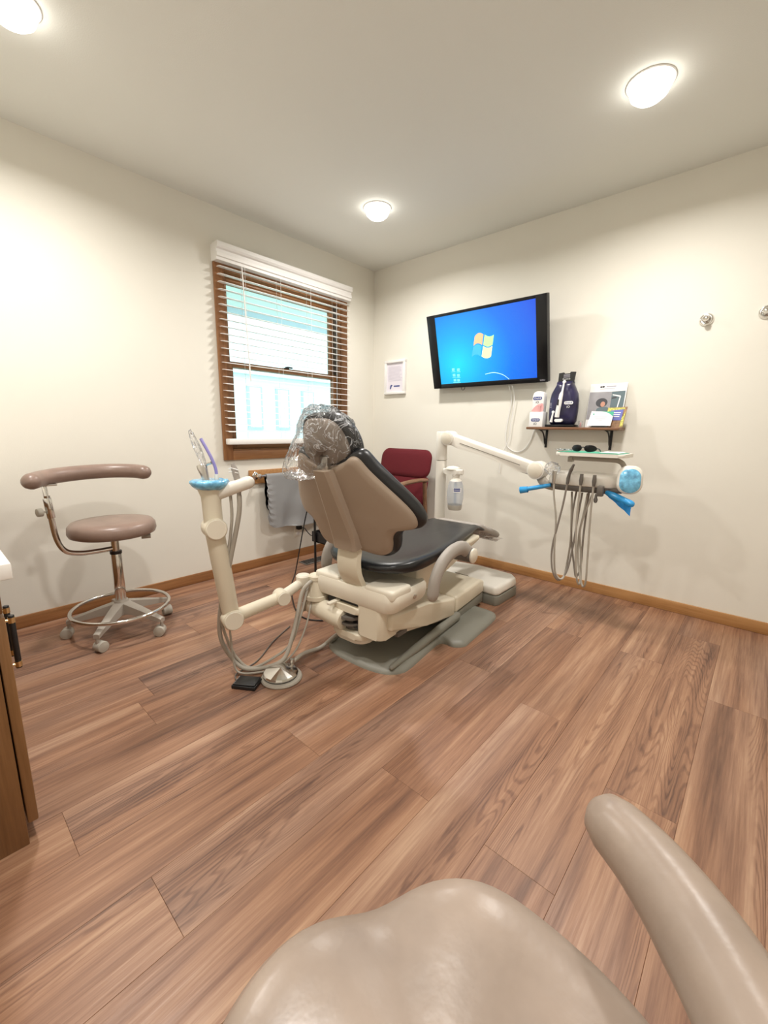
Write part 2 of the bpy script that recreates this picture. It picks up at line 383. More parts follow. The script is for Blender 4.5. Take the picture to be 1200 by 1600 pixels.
def rrect(w_, h_, r, x=0, y=0, n=5):
    out = []
    for cx, cy, a0 in ((w_/2-r, h_/2-r, 0), (-w_/2+r, h_/2-r, 90), (-w_/2+r, -h_/2+r, 180), (w_/2-r, -h_/2+r, 270)):
        for i in range(n+1):
            t = math.radians(a0+90*i/n); out.append((x+cx+r*math.cos(t), y+cy+r*math.sin(t)))
    return out
X_, Y_, Z_ = Vector((1, 0, 0)), Vector((0, 1, 0)), Vector((0, 0, 1))
# ------------------------------------------------------------------ ceiling lamps (positions from the photo's grid)
def downlight(x, y, label):
    t = thing('recessed_ceiling_light', (x, y, H), label, 'ceiling light', 'recessed ceiling lights')
    bm = B(); lathe(bm, (x, y, H), (0, 0, -1), [(0.088, -0.0), (0.088, 0.003), (0.085, 0.005), (0.080, 0.004), (0.078, -0.0)], 40); finish('trim_ring', bm, 'white', t)
    bm = B(); lathe(bm, (x, y, H), (0, 0, -1), [(0.0, 0.0005), (0.077, 0.0005), (0.077, 0.004), (0.075, 0.022), (0.067, 0.042), (0.048, 0.058), (0.024, 0.066), (0.0, 0.068)], 40); finish('lens', bm, 'lamp_glare_dome', t)  # bulged into a glowing dome, its shape standing in for the lamp's glare
    ld = bpy.data.lights.new('lamp', 'AREA'); ld.shape = 'DISK'; ld.size = 0.15; ld.energy = LAMP_POWER; ld.color = LAMP_COLOR; ld.spread = math.radians(165)
    lo = bpy.data.objects.new('lamp', ld); COL.objects.link(lo); lo.parent = t; lo.location = (0, 0, -0.074)
downlight(0.77, -0.79, 'round recessed ceiling light nearest the window corner')
downlight(2.27, -0.80, 'round recessed ceiling light above the television wall at upper right')
downlight(0.75, -2.56, 'round recessed ceiling light cut by the upper left edge of the picture')
downlight(2.27, -2.56, 'round recessed ceiling light overhead behind the viewer')

# ------------------------------------------------------------------ room shell
bm = B(); rbox(bm, (-0.12, RY-0.12, -0.06), (RX+0.12, 0.12, -0.012)); floor = struct(finish('floor', bm, 'subfloor', smooth=False), 'reddish brown wood plank floor')
ROOT[floor.name] = floor.location.copy()
PW, PL, PX0 = 0.184, 1.36, 1.492
known = {0: -2.828, 1: -2.205, 2: -2.726, 3: -2.10, 4: -1.477, 5: -2.107, 6: -0.33, 7: -0.93, -1: -1.9, -2: -1.15, -3: -2.45, 8: -1.75}
pm = {}
def plank_mesh(wd, ln):
    key = (round(wd, 4), round(ln, 4))
    if key in pm: return pm[key]
    bm = B(); c = 0.0006; x, y = wd/2-0.0002, ln/2-0.0002
    lo = [bm.verts.new((sx*x, sy*y, -0.012)) for sx, sy in ((-1, -1), (1, -1), (1, 1), (-1, 1))]
    md = [bm.verts.new((sx*x, sy*y, -c)) for sx, sy in ((-1, -1), (1, -1), (1, 1), (-1, 1))]
    hi = [bm.verts.new((sx*(x-c), sy*(y-c), 0)) for sx, sy in ((-1, -1), (1, -1), (1, 1), (-1, 1))]
    bm.faces.new(hi); bm.faces.new(lo[::-1])
    for a, b in ((lo, md), (md, hi)):
        for j in range(4): bm.faces.new((a[j], a[(j+1) % 4], b[(j+1) % 4], b[j]))
    me = bpy.data.meshes.new('plank'); bm.to_mesh(me); bm.free(); me.materials.append(MATS['plank']); pm[key] = me; return me
k = math.floor((0-PX0)/PW)
while PX0+k*PW < RX:
    xa, xb = max(0, PX0+k*PW), min(RX, PX0+(k+1)*PW)
    off = known.get(k, -random.random()*PL)
    ys = sorted([0, RY] + [off+j*PL for j in range(-4, 5) if RY+0.05 < off+j*PL < -0.05])
    for ya, yb in zip(ys, ys[1:]):
        o = bpy.data.objects.new('plank', plank_mesh(xb-xa, yb-ya)); COL.objects.link(o); o.parent = floor
        o.location = Vector(((xa+xb)/2, (ya+yb)/2, 0)) - floor.location
    k += 1
bm = B(); rbox(bm, (-0.12, RY-0.12, H), (RX+0.12, 0.12, H+0.1)); struct(finish('ceiling', bm, 'ceiling', smooth=False), 'pale grey textured ceiling')
WY0, WY1, WZ0, WZ1 = -1.455, -0.41, 0.895, 2.09
bm = B()
rbox(bm, (-0.12, RY, -0.012), (0, WY0, H)); rbox(bm, (-0.12, WY1, -0.012), (0, 0, H)); rbox(bm, (-0.12, WY0, -0.012), (0, WY1, WZ0)); rbox(bm, (-0.12, WY0, WZ1), (0, WY1, H))
struct(finish('wall_left', bm, 'wall', smooth=False), 'off-white painted wall with the window')
bm = B(); rbox(bm, (-0.12, 0, -0.012), (RX, 0.12, H)); struct(finish('wall_right', bm, 'wall', smooth=False), 'off-white painted wall with the television')
bm = B(); rbox(bm, (0, RY-0.12, -0.012), (RX, RY, H)); struct(finish('wall_back', bm, 'wall', smooth=False))
bm = B(); rbox(bm, (RX, RY, -0.012), (RX+0.12, 0, H)); struct(finish('wall_side', bm, 'wall', smooth=False))
def base(name, lo, hi, mt):
    bm = B(); rbox(bm, lo, hi, 0.004); struct(finish(name, bm, mt), 'stained oak baseboard')
base('baseboard_left', (0, -2.95, 0), (0.013, -0.013, 0.068), 'oak_y')
base('baseboard_right', (0, -0.013, 0), (RX, 0, 0.068), 'oak_x')
base('baseboard_side', (RX-0.013, RY, 0), (RX, -0.013, 0.068), 'oak_y')

# window
win = bpy.data.objects.new('window_1', None); COL.objects.link(win); win.location = (0, -0.93, WZ0); ROOT[win.name] = win.location.copy()
struct(win, 'double-hung wooden window with oak casing')
def wp(name, lo, hi, mt, parent=win, r=0.003):
    bm = B(); rbox(bm, lo, hi, r); return finish(name, bm, mt, parent)
CY0, CY1, CZ0, CZ1 = -1.517, -0.348, 0.835, 2.155
wp('side_casing', (0, CY0, CZ0), (0.019, WY0+0.005, CZ1), 'oak_z'); wp('side_casing', (0, WY1-0.005, CZ0), (0.019, CY1, CZ1), 'oak_z')
wp('head_casing', (0, WY0+0.005, WZ1-0.005), (0.019, WY1-0.005, CZ1), 'oak_y'); wp('bottom_casing', (0, WY0+0.005, CZ0), (0.019, WY1-0.005, WZ0+0.005), 'oak_y')
wp('jamb', (-0.12, WY0, WZ0), (0.004, WY0+0.016, WZ1), 'oak_z'); wp('jamb', (-0.12, WY1-0.016, WZ0), (0.004, WY1, WZ1), 'oak_z')
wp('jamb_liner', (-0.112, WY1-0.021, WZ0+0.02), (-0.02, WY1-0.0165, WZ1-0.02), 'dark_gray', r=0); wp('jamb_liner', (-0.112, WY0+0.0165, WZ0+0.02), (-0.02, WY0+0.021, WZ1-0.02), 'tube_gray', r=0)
wp('head_jamb', (-0.12, WY0+0.016, WZ1-0.016), (0.004, WY1-0.016, WZ1), 'oak_y'); wp('stool_sill', (-0.12, WY0+0.016, WZ0), (0.004, WY1-0.016, WZ0+0.016), 'oak_y')
def sash(x0, x1, za, zb, bot, top):
    ya, yb = WY0+0.022, WY1-0.022; sw = 0.042
    s = bpy.data.objects.new('sash', None); COL.objects.link(s); s.parent = win; ROOT[s.name] = win.location.copy()
    wp('stile', (x0, ya, za), (x1, ya+sw, zb), 'oak_z', s); wp('stile', (x0, yb-sw, za), (x1, yb, zb), 'oak_z', s)
    wp('rail', (x0, ya+sw, za), (x1, yb-sw, za+bot), 'oak_y', s); wp('rail', (x0, ya+sw, zb-top), (x1, yb-sw, zb), 'oak_y', s)
    bm = B(); rbox(bm, ((x0+x1)/2-0.002, ya+sw-0.004, za+bot-0.004), ((x0+x1)/2+0.002, yb-sw+0.004, zb-top+0.004)); finish('pane', bm, 'glass', s, smooth=False)
sash(-0.098, -0.066, 1.475, WZ1-0.018, 0.040, 0.055)
sash(-0.062, -0.030, WZ0+0.017, 1.512, 0.050, 0.036)
bm = B(); tube(bm, [(-0.030, -0.955, 1.518), (-0.022, -0.935, 1.522), (-0.018, -0.90, 1.520)], 0.006, 8); rbox(bm, (-0.06, -0.965, 1.511), (-0.02, -0.925, 1.517)); finish('sash_lock', bm, 'black', win)

# horizontal blind hung in front of the casing
bl = thing('window_blind', (0.05, -0.94, 0.93), 'white horizontal slat blind with moulded valance hanging open over the window', 'blind')
bm = B(); prof = [(0.0, 2.105), (0.070, 2.105), (0.070, 2.122), (0.079, 2.126), (0.079, 2.146), (0.072, 2.150), (0.072, 2.168), (0.084, 2.174), (0.090, 2.186), (0.090, 2.208), (0.020, 2.208), (0.020, 2.202), (0.0, 2.202)]
prism(bm, prof, lambda a, b, h: Vector((a, h, b)), -1.522, -0.352); finish('valance', bm, 'blind', bl, smooth=False)
sm = None
for i in range(24):
    z = 2.075-i*0.0452
    if sm is None:
        bm = B(); n_ = 4
        for sgn in (1, -1):
            pass
        top = [(-0.025+0.05*j/n_, 0.0022*(1-((j/n_)*2-1)**2)) for j in range(n_+1)]
        poly = top + [(a, b-0.0026) for a, b in reversed(top)]
        prism(bm, poly, lambda a, b, h: Vector((0.05+a, h, z+b-a*0.12)), -1.502, -0.366)
        first = finish('slat', bm, 'blind', bl); sm = first; z_first = z
    else:
        o = sm.copy(); COL.objects.link(o); o.location.z = z-z_first
bm = B(); rbox(bm, (0.022, -1.505, 0.945), (0.078, -0.364, 0.985), 0.006); finish('bottom_rail', bm, 'blind', bl)
for yy in (-1.33, -1.05, -0.78, -0.52):
    for xx in (0.023, 0.077):
        bm = B(); tube(bm, [(xx, yy, 2.11), (xx, yy, 0.975)], 0.0011, 6); finish('ladder_cord', bm, 'blind', bl)
bm = B(); tube(bm, [(0.092, -1.36, 2.09), (0.10, -1.335, 1.38)], 0.0042, 8, round_cap=True); finish('tilt_wand', bm, 'blind', bl)

# outside, seen through the panes
bm = B(); rbox(bm, (-30, -20, -0.35), (-0.13, 30, -0.30)); struct(finish('ground_outside', bm, 'lawn', smooth=False), 'pale lawn outside the window')
pr = thing('porch_roof', (-1.1, 0, 2.4), 'pale porch soffit seen through the top of the window', 'roof')
bm = B(); rbox(bm, (-2.0, -6, 2.42), (-0.13, 3.2, 2.48)); finish('soffit', bm, 'soffit', pr, smooth=False)
bm = B(); rbox(bm, (-2.08, -6, 2.36), (-2.0, 3.2, 2.56)); finish('fascia', bm, 'house_gray', pr, smooth=False)
pp = thing('porch_post', (-1.9, 1.98, -0.3), 'pale grey post holding the porch outside', 'post')
bm = B(); rbox(bm, (-2.0, 1.9, -0.3), (-1.82, 2.06, 2.42), 0.01); finish('shaft', bm, 'house_gray', pp)
bm = B(); rbox(bm, (-2.03, 1.87, -0.3), (-1.79, 2.09, -0.15), 0.01); finish('foot', bm, 'siding', pp)
hs = thing('neighbour_house', (-11, 4.5, -0.3), 'white clapboard house faintly seen across the lawn', 'house')
bm = B(); rbox(bm, (-13, -4, -0.3), (-9, 12, 2.6)); finish('wall', bm, 'siding', hs, smooth=False)
bm = B(); prism(bm, [(-4.5, 2.6), (4.2, 5.4), (12.5, 2.6)], lambda a, b, h: Vector((h, a, b)), -13.2, -8.8); finish('gable', bm, 'siding', hs, smooth=False)
bm = B(); tube(bm, [(-8.75, -4.6, 2.6), (-8.75, 4.2, 5.45), (-8.75, 12.6, 2.6)], 0.10, 4); finish('roof_edge', bm, 'house_gray', hs, smooth=False)
for i, yy in enumerate((1.0, 2.0, 3.0, 4.0, 5.0, 6.0)):
    wd_ = B(); rbox(wd_, (-9.0, yy, 1.0), (-8.96, yy+0.5, 2.3)); wo = finish('window', wd_, 'house_gray', hs, smooth=False)
    wd_ = B(); rbox(wd_, (-8.96, yy+0.06, 1.06), (-8.945, yy+0.44, 2.24)); finish('pane', wd_, 'siding', wo, smooth=False)
bm = B(); rbox(bm, (-9.0, 7.6, -0.3), (-8.95, 8.6, 1.9)); finish('door', bm, 'house_gray', hs, smooth=False)
# ------------------------------------------------------------------ dental chair
CO = Vector((1.53, -1.71, 0)); CU = Vector((-0.064, 0.998, 0)).normalized(); CV = Vector((CU.y, -CU.x, 0))
def W(u, v, z): return CO + CU*u + CV*(v - 0.03*max(0, u)) + Z_*z
ch = thing('dental_chair', (1.5, -1.3, 0), 'reclined dental chair with black upholstery, tan back shell and cream lift base', 'dental chair')
# floor plate
half = [(-0.03, 0.0), (-0.025, 0.10), (0.0, 0.18), (0.05, 0.225), (0.12, 0.235), (0.36, 0.225), (0.40, 0.25), (0.40, 0.30), (0.44, 0.34), (0.50, 0.345), (0.78, 0.345), (0.86, 0.335), (0.90, 0.30), (0.91, 0.15), (0.91, 0.0)]
full = half + [(a, -b) for a, b in reversed(half[1:-1])]
ol = [(p.x, p.y) for p in crom([(a, b, 0) for a, b in full], 3, True)]
bm = B(); pillow(bm, ol, (0.52, 0), [(0, 0.034), (0.5, 0.034), (0.86, 0.033), (0.93, 0.026), (0.975, 0.018), (0.995, 0.008), (1.0, 0.0), (0, 0.0)], lambda a, b, h: W(a, b, h)); fp = finish('floor_plate', bm, 'base_gray', ch)
for s in (1, -1):
    bm = B(); tube(bm, [W(0.02, 0.19*s, 0.030), W(0.2, 0.195*s, 0.04), W(0.45, 0.20*s, 0.055), W(0.62, 0.20*s, 0.06)], [0.012, 0.02, 0.024, 0.024], 10, round_cap=True); finish('plate_rib', bm, 'base_gray', fp)
bm = B(); prism(bm, [(0.60, 0.02), (0.985, 0.02), (0.985, 0.085), (0.60, 0.07)], lambda a, b, h: W(a, h, b), -0.195, 0.195, 0.008); finish('plinth', bm, 'base_gray', ch)
# lift covers
bm = B(); prism(bm, [(0.0, 0.205), (0.30, 0.125), (0.604, 0.062), (0.604, 0.172), (0.30, 0.235), (0.03, 0.285), (0.0, 0.275)], lambda a, b, h: W(a, h, b), -0.20, 0.20, 0.016, 3); finish('lift_cover', bm, 'cream', ch)
bm = B(); prism(bm, [(0.612, 0.075), (0.985, 0.085), (0.985, 0.16), (0.94, 0.178), (0.612, 0.172)], lambda a, b, h: W(a, h, b), -0.20, 0.20, 0.016, 3); finish('front_cover', bm, 'cream', ch)
bm = B(); prism(bm, [(0.06, 0.165), (0.10, 0.155), (0.58, 0.045), (0.60, 0.09), (0.10, 0.20)], lambda a, b, h: W(a, h, b), -0.175, 0.175, 0.008); finish('lift_arm', bm, 'cream', ch)
bm = B(); rbox(bm, (0.07, 0.14, 0.150), (0.14, 0.185, 0.172), 0.004, M=Matrix.Translation(CO) @ Matrix(((CU.x, CV.x, 0, 0), (CU.y, CV.y, 0, 0), (0, 0, 1, 0), (0, 0, 0, 1)))); finish('latch', bm, 'dark_gray', ch)
MC = Matrix.Translation(CO) @ Matrix(((CU.x, CV.x, 0, 0), (CU.y, CV.y, 0, 0), (0, 0, 1, 0), (0, 0, 0, 1)))
# rear knuckle that carries the assistant arm: two lips, a solid black block as painted shade in the opening between
bm = B(); prism(bm, rrect(0.20, 0.15, 0.03, 0.06, 0.10), lambda a, b, h: W(a, b, h), 0.165, 0.315, 0.006); finish('rear_column', bm, 'cream', ch)
bm = B(); rbox(bm, (-0.02, -0.17, 0.17), (0.14, 0.03, 0.305), 0.01, M=MC); finish('hollow_shade', bm, 'black', ch)
bm = B(); prism(bm, rrect(0.17, 0.21, 0.05, 0.04, -0.03), lambda a, b, h: W(a, b, h), 0.252, 0.282, 0.006); finish('upper_lip', bm, 'cream', ch)
bm = B(); prism(bm, rrect(0.17, 0.21, 0.05, 0.04, -0.03), lambda a, b, h: W(a, b, h), 0.130, 0.158, 0.006); lip = finish('lower_lip', bm, 'cream', ch)
bm = B(); prism(bm, rrect(0.15, 0.19, 0.05, 0.04, -0.03), lambda a, b, h: W(a, b, h), 0.108, 0.128, 0.004); finish('swivel_plate', bm, 'cream_light', lip)
bm = B(); cyl(bm, W(0.02, -0.03, 0.16), W(0.02, -0.03, 0.25), 0.045, 0.05, 20); cyl(bm, W(0.0, -0.03, 0.19), W(0.0, -0.03, 0.20), 0.056); cyl(bm, W(0.0, -0.03, 0.22), W(0.0, -0.03, 0.232), 0.06); finish('pivot', bm, 'dark_gray', ch)
bm = B(); rbox(bm, (-0.085, -0.11, 0.278), (0.0, -0.085, 0.29), 0.003, M=MC); finish('brake_lever', bm, 'cream_light', ch)
# seat frame
fo = rrect(0.30, 0.475, 0.045, 0.10, 0.0, 6)
bm = B(); pillow(bm, fo, (0.10, 0), [(0, 0.392), (0.86, 0.392), (0.955, 0.388), (0.995, 0.372), (1.0, 0.352), (0.985, 0.325), (0.94, 0.305), (0.86, 0.298), (0, 0.298)], lambda a, b, h: W(a, b, h)); sf = finish('seat_frame', bm, 'cream_light', ch)
for s in (1, -1):
    bm = B(); rbox(bm, (-0.042, 0.075 if s > 0 else -0.232, 0.36), (0.10, 0.232 if s > 0 else -0.075, 0.408), 0.014, 3, M=MC); finish('frame_shoulder', bm, 'cream_light', ch)
bm = B(); lathe(bm, W(0.12, 0.2365, 0.345), CV, [(0.012, 0), (0.012, 0.003), (0.009, 0.005), (0.0, 0.005)], 16); finish('badge', bm, 'brushed', ch)
bm = B(); lathe(bm, W(0.06, 0.173, 0.235), CV, [(0.008, 0), (0.008, 0.003), (0.0, 0.004)], 12); finish('screw_cap', bm, 'dark_gray', ch)
bm = B(); prism(bm, [(0.20, 0.31), (0.23, 0.30), (0.60, 0.385), (0.88, 0.44), (0.88, 0.47), (0.20, 0.44)], lambda a, b, h: W(a, h, b), -0.20, 0.20, 0.014, 3); finish('seat_pan', bm, 'cream', ch)
# seat cushion: rear hollow, rising to the knee then falling to the toe
def seat_top(u): 
    if u < 0.92: return 0.505 - 0.012*math.sin(min(1, max(0, u/0.6))*PI) + 0.012*max(0, u)
    return 0.516 - (u-0.92)*0.33
def seat_bot(u): return 0.440 + (0.012 if u < 0.2 else 0.012+0.05*(u-0.2)) if u < 0.92 else 0.488-(u-0.92)*0.33
half = [(-0.020, 0.0), (-0.020, 0.08), (-0.008, 0.14), (0.04, 0.205), (0.13, 0.245), (0.30, 0.250), (0.50, 0.232), (0.70, 0.200), (0.88, 0.172), (0.96, 0.160), (1.05, 0.150), (1.05, 0.0)]
full = half + [(a, -b) for a, b in reversed(half[1:-1])]
ol = [(p.x, p.y) for p in crom([(a, b, 0) for a, b in full], 4, True)]
def smap(a, b, h):
    t, bo = seat_top(a), seat_bot(a); e = min(1, abs(b)/0.25)
    hump = 0.022*e**3 if a < 0.7 else 0.022*e**3*max(0, 1-(a-0.7)/0.2)
    z = bo+(t-bo)*h+(hump if h > 0.4 else 0)
    return W(a, b, z)
bm = B(); pillow(bm, ol, (0.42, 0), [(0, 1.0), (0.2, 1.0), (0.4, 1.0), (0.6, 1.0), (0.75, 1.0), (0.86, 0.98), (0.93, 0.9), (0.975, 0.74), (1.0, 0.5), (0.985, 0.26), (0.955, 0.1), (0.9, 0.0), (0.6, 0), (0, 0)], smap); finish('seat_cushion', bm, 'vinyl_black', ch, angle=80)
half = [(0.98, 0.0), (0.98, 0.150), (1.10, 0.146), (1.25, 0.140), (1.38, 0.125), (1.44, 0.08), (1.455, 0.0)]
full = half + [(a, -b) for a, b in reversed(half[1:-1])]
ol = [(p.x, p.y) for p in crom([(a, b, 0) for a, b in full], 4, True)]
bm = B(); pillow(bm, ol, (1.2, 0), [(0, 1), (0.5, 1), (0.9, 0.95), (0.97, 0.8), (1, 0.5), (0.97, 0.2), (0.92, 0.0), (0, 0)], lambda a, b, h: W(a, b, 0.492-(a-0.98)*0.33+(h-0.5)*0.045)); toe = finish('toe_board', bm, 'arm_gray', ch, angle=80)
bm = B()
for j in range(14):
    pass
rows = []
for i in range(13):
    a = 1.02+0.40*i/12; row = []
    for s_, d in ((0.14, -0.012), (0.10, -0.034-0.012*math.sin(i*1.9)), (-0.10, -0.034-0.010*math.sin(i*1.3+1)), (-0.14, -0.012)):
        row.append(bm.verts.new(W(a, s_, 0.492-(a-0.98)*0.33+d-0.008)))
    rows.append(row)
for r1, r2 in zip(rows, rows[1:]):
    for j in range(3): bm.faces.new((r1[j], r1[j+1], r2[j+1], r2[j]))
finish('toe_film', bm, 'film', toe)
# backrest: plane through (u,z) = (-0.037,0.573) and (-0.178,0.908)
BD = Vector((-0.388, 0.9217)); 
def bmap(a, b, h):          # a lateral, b height z on the centre plane, h forward along the back's normal
    u = -0.037 + (b-0.573)*BD.x/BD.y + 0.9*abs(a)**2.2
    return W(u+h*0.92, a, b+h*0.388)
rt_ = [(0.0, 0.925), (0.05, 0.926), (0.10, 0.942), (0.135, 0.962), (0.165, 0.958), (0.195, 0.915), (0.240, 0.860), (0.285, 0.805), (0.318, 0.755), (0.328, 0.715), (0.318, 0.688), (0.285, 0.678), (0.248, 0.668), (0.222, 0.640), (0.212, 0.600), (0.195, 0.565), (0.150, 0.545), (0.08, 0.552), (0.0, 0.556)]
full = rt_ + [(-a, b) for a, b in reversed(rt_[1:-1])]
ol = [(p.x, p.y) for p in crom([(a, b, 0) for a, b in full], 4, True)]
bm = B(); pillow(bm, ol, (0, 0.76), [(0, -0.012), (0.3, -0.012), (0.6, -0.012), (0.85, -0.012), (0.955, -0.011), (0.985, -0.004), (0.995, 0.006), (0.98, 0.016), (0.9, 0.018), (0, 0.018)], bmap); finish('back_shell', bm, 'shell_tan', ch, angle=80)
big = []
for p in ol:
    d = Vector((p[0], p[1]-0.76)); l = d.length; big.append((p[0]+d.x/l*0.016, p[1]+d.y/l*0.016))
bm = B(); pillow(bm, big, (0, 0.76), [(0, 0.006), (0.4, 0.006), (0.9, 0.006), (0.965, 0.008), (0.99, 0.016), (1.0, 0.032), (0.992, 0.05), (0.965, 0.062), (0.9, 0.070), (0.7, 0.072), (0.4, 0.066), (0, 0.06)], bmap); finish('back_cushion', bm, 'vinyl_black', ch, angle=80)
# spine cover and its lower bracket
def strip(bm, path, widths, depth, fwd=0.0):
    """solid strip: path of (u,z), half widths, depth towards the rear"""
    rows = []
    for (u, z), hw in zip(path, widths):
        rows.append([bm.verts.new(W(*q)) for q in ((u, -hw, z), (u-depth*0.8, -hw+0.006, z-depth*0.25), (u-depth, -hw+0.022, z-depth*0.3), (u-depth, hw-0.022, z-depth*0.3), (u-depth*0.8, hw-0.006, z-depth*0.25), (u, hw, z))])
    for a, b in zip(rows, rows[1:]):
        for j in range(6): bm.faces.new((a[j], a[(j+1) % 6], b[(j+1) % 6], b[j]))
    bm.faces.new(rows[0]); bm.faces.new(rows[-1][::-1])
pts = crom([(-0.180, 0.915, 0), (-0.150, 0.845, 0), (-0.110, 0.755, 0), (-0.075, 0.675, 0), (-0.050, 0.61, 0), (-0.043, 0.572, 0)], 5)
hw = [0.050+0.022*min(1, i/18) for i in range(len(pts))]
bm = B(); strip(bm, [(p.x, p.y) for p in pts], hw, 0.044); finish('spine_cover', bm, 'shell_tan', ch, angle=24)
pts = crom([(-0.040, 0.60, 0), (-0.052, 0.55, 0), (-0.058, 0.50, 0), (-0.050, 0.45, 0), (-0.022, 0.395, 0)], 5)
bm = B(); strip(bm, [(p.x+0.012, p.y) for p in pts], [0.064]*len(pts), 0.026); finish('back_bracket', bm, 'cream', ch, angle=50)
bm = B(); rbox(bm, (-0.205, -0.028, 0.905), (-0.175, 0.028, 0.96), 0.004, M=MC); finish('headrest_bar', bm, 'brushed', ch)
# headrest
HO = Vector((-0.196, -0.01, 1.016)); hr = math.radians(14)
def hmap(a, b, h):
    u = -math.sin(hr)*b + h*math.cos(hr) + 1.4*a*a; z = math.cos(hr)*b + h*math.sin(hr)
    return W(HO.x+u, HO.y+a, HO.z+z)
hp = [(0.0, 0.105), (0.06, 0.102), (0.105, 0.075), (0.135, 0.02), (0.145, -0.035), (0.130, -0.08), (0.085, -0.102), (0.0, -0.108)]
full = hp + [(-a, b) for a, b in reversed(hp[1:-1])]
ol = [(p.x, p.y) for p in crom([(a, b, 0) for a, b in full], 4, True)]
bm = B(); pillow(bm, ol, (0, 0), [(0, 0.004), (0.5, 0.004), (0.86, 0.004), (0.94, 0.0), (0.985, 0.012), (1.0, 0.030), (0.985, 0.05), (0.93, 0.065), (0.8, 0.072), (0, 0.066)], hmap); finish('headrest_cushion', bm, 'vinyl_black', ch, angle=80)
bm = B(); pillow(bm, ol, (0, 0), [(0, -0.014), (0.5, -0.014), (0.78, -0.012), (0.84, -0.004), (0.85, 0.008), (0, 0.01)], hmap); finish('headrest_shell', bm, 'headshell', ch, angle=80)
bm = B(); cyl(bm, hmap(-0.02, -0.02, -0.05), hmap(-0.02, -0.02, -0.008), 0.034, 0.04, 20, 0.006); cyl(bm, hmap(-0.06, -0.015, -0.03), hmap(0.035, -0.015, -0.03), 0.017, None, 14, 0.003); tube(bm, [hmap(-0.02, -0.02, -0.035), hmap(-0.015, -0.07, -0.025), hmap(0.0, -0.13, 0.02)], 0.018, 10); finish('headrest_joint', bm, 'headshell', ch)
# armrests swung down on both sides
for s in (1, -1):
    path = crom([(0.455, 0.487, 0), (0.40, 0.520, 0), (0.335, 0.530, 0), (0.255, 0.520, 0), (0.185, 0.485, 0), (0.140, 0.430, 0), (0.128, 0.372, 0)], 5)
    bm = B(); tube(bm, [W(p.x, 0.325*s, p.y) for p in path], [0.030]*len(path), 14, sx=0.75, sy=1.12, xdir=CV, round_cap=True); ar = finish('armrest', bm, 'arm_gray', ch, angle=80)
    bm = B(); cyl(bm, W(0.455, 0.23*s, 0.475), W(0.455, 0.352*s, 0.475), 0.036, None, 24, 0.003); finish('armrest_hub', bm, 'dark_gray', ar)
    bm = B(); lathe(bm, W(0.455, 0.352*s, 0.475), CV*s, [(0.036, 0), (0.036, 0.008), (0.032, 0.011), (0, 0.012)], 28); finish('hub_cap', bm, 'cream_light', ar)

# clear plastic bag over the headrest
bm = B(); bmesh.ops.create_icosphere(bm, subdivisions=5, radius=1.0)
for v in bm.verts:
    c = v.co.copy(); n1 = noise.noise(c*2.3+Vector((5, 1, 2))); n2 = noise.noise(c*6+Vector((1, 9, 3))); n3 = abs(noise.noise(c*11))
    n4 = abs(noise.noise(Vector((c.x*5, c.y*5, c.z*1.5))+Vector((2, 2, 7))))
    r = 1+0.08*n1+0.05*n2-0.05*n3-0.10*n4*max(0, 0.4-c.z)
    a, b, h = c.x*0.166*r, c.z*0.136*r, c.y*0.076*r+0.018
    droop = max(0, -c.z+0.25)*max(0, -c.x+0.15)
    p = hmap(a-0.012, b-0.002, h); p += CU*(-0.10*droop)+Vector((0, 0, -0.075*droop)) - CV*(0.085*droop)
    v.co = p
bag = finish('plastic_headrest_cover', bm, 'film', None, angle=80); tag(bag, 'crumpled clear plastic bag pulled over the dental chair headrest', 'plastic cover')
# ------------------------------------------------------------------ delivery unit: floor box, post, flex arm, control head, tray
du = thing('delivery_unit', (1.45, -0.5, 0), 'cream dental delivery unit with post, sloping arm, instrument head and hanging hoses', 'dental unit')
bm = B(); pl = [(1.06, -0.42), (1.06, -0.62), (1.36, -0.63), (1.47, -0.60), (1.53, -0.64), (1.545, -0.69), (1.70, -0.69), (1.715, -0.66), (1.715, -0.42), (1.66, -0.365), (1.40, -0.37)]
prism(bm, pl, lambda a, b, h: Vector((a, b, h)), 0.0, 0.062, 0.006); finish('floor_box', bm, 'base_gray', du)
bm = B(); prism(bm, pl, lambda a, b, h: Vector((1.45+(a-1.45)*(1-0.02*(h > 0.1)), b, h)), 0.064, 0.122, 0.018, 3); finish('box_lid', bm, 'unit_white', du)
bm = B(); tube(bm, [(1.172, -0.55, 0.12), (1.171, -0.55, 0.86)], 0.036, 28); po = finish('post', bm, 'unit_white', du)
bm = B(); cyl(bm, (1.171, -0.55, 0.862), (1.166, -0.55, 1.055), 0.038, 0.036, 28, 0.006); finish('post_head', bm, 'unit_white', du)
# water bottle on its cap bracket
bm = B(); prism(bm, rrect(0.15, 0.075, 0.034, 1.285, -0.575), lambda a, b, h: Vector((a, b, h)), 0.778, 0.812, 0.008, 3); lathe(bm, (1.285, -0.575, 0.811), Z_, [(0.05, 0), (0.046, 0.01), (0.03, 0.018), (0, 0.022)], 24); finish('bottle_bracket', bm, 'unit_white', du)
bx_, by_ = 1.315, -0.585
bm = B(); lathe(bm, (bx_, by_, 0.778), (0, 0, -1), [(0.026, 0), (0.026, 0.012), (0.022, 0.014), (0.022, 0.024), (0.032, 0.028), (0.040, 0.045)], 28); bo = finish('bottle_neck', bm, 'unit_white', du)
bm = B(); lathe(bm, (bx_, by_, 0.735), (0, 0, -1), [(0.040, 0), (0.049, 0.03), (0.0535, 0.07), (0.053, 0.12), (0.047, 0.158)], 32); finish('water_bottle', bm, 'bottle', bo)
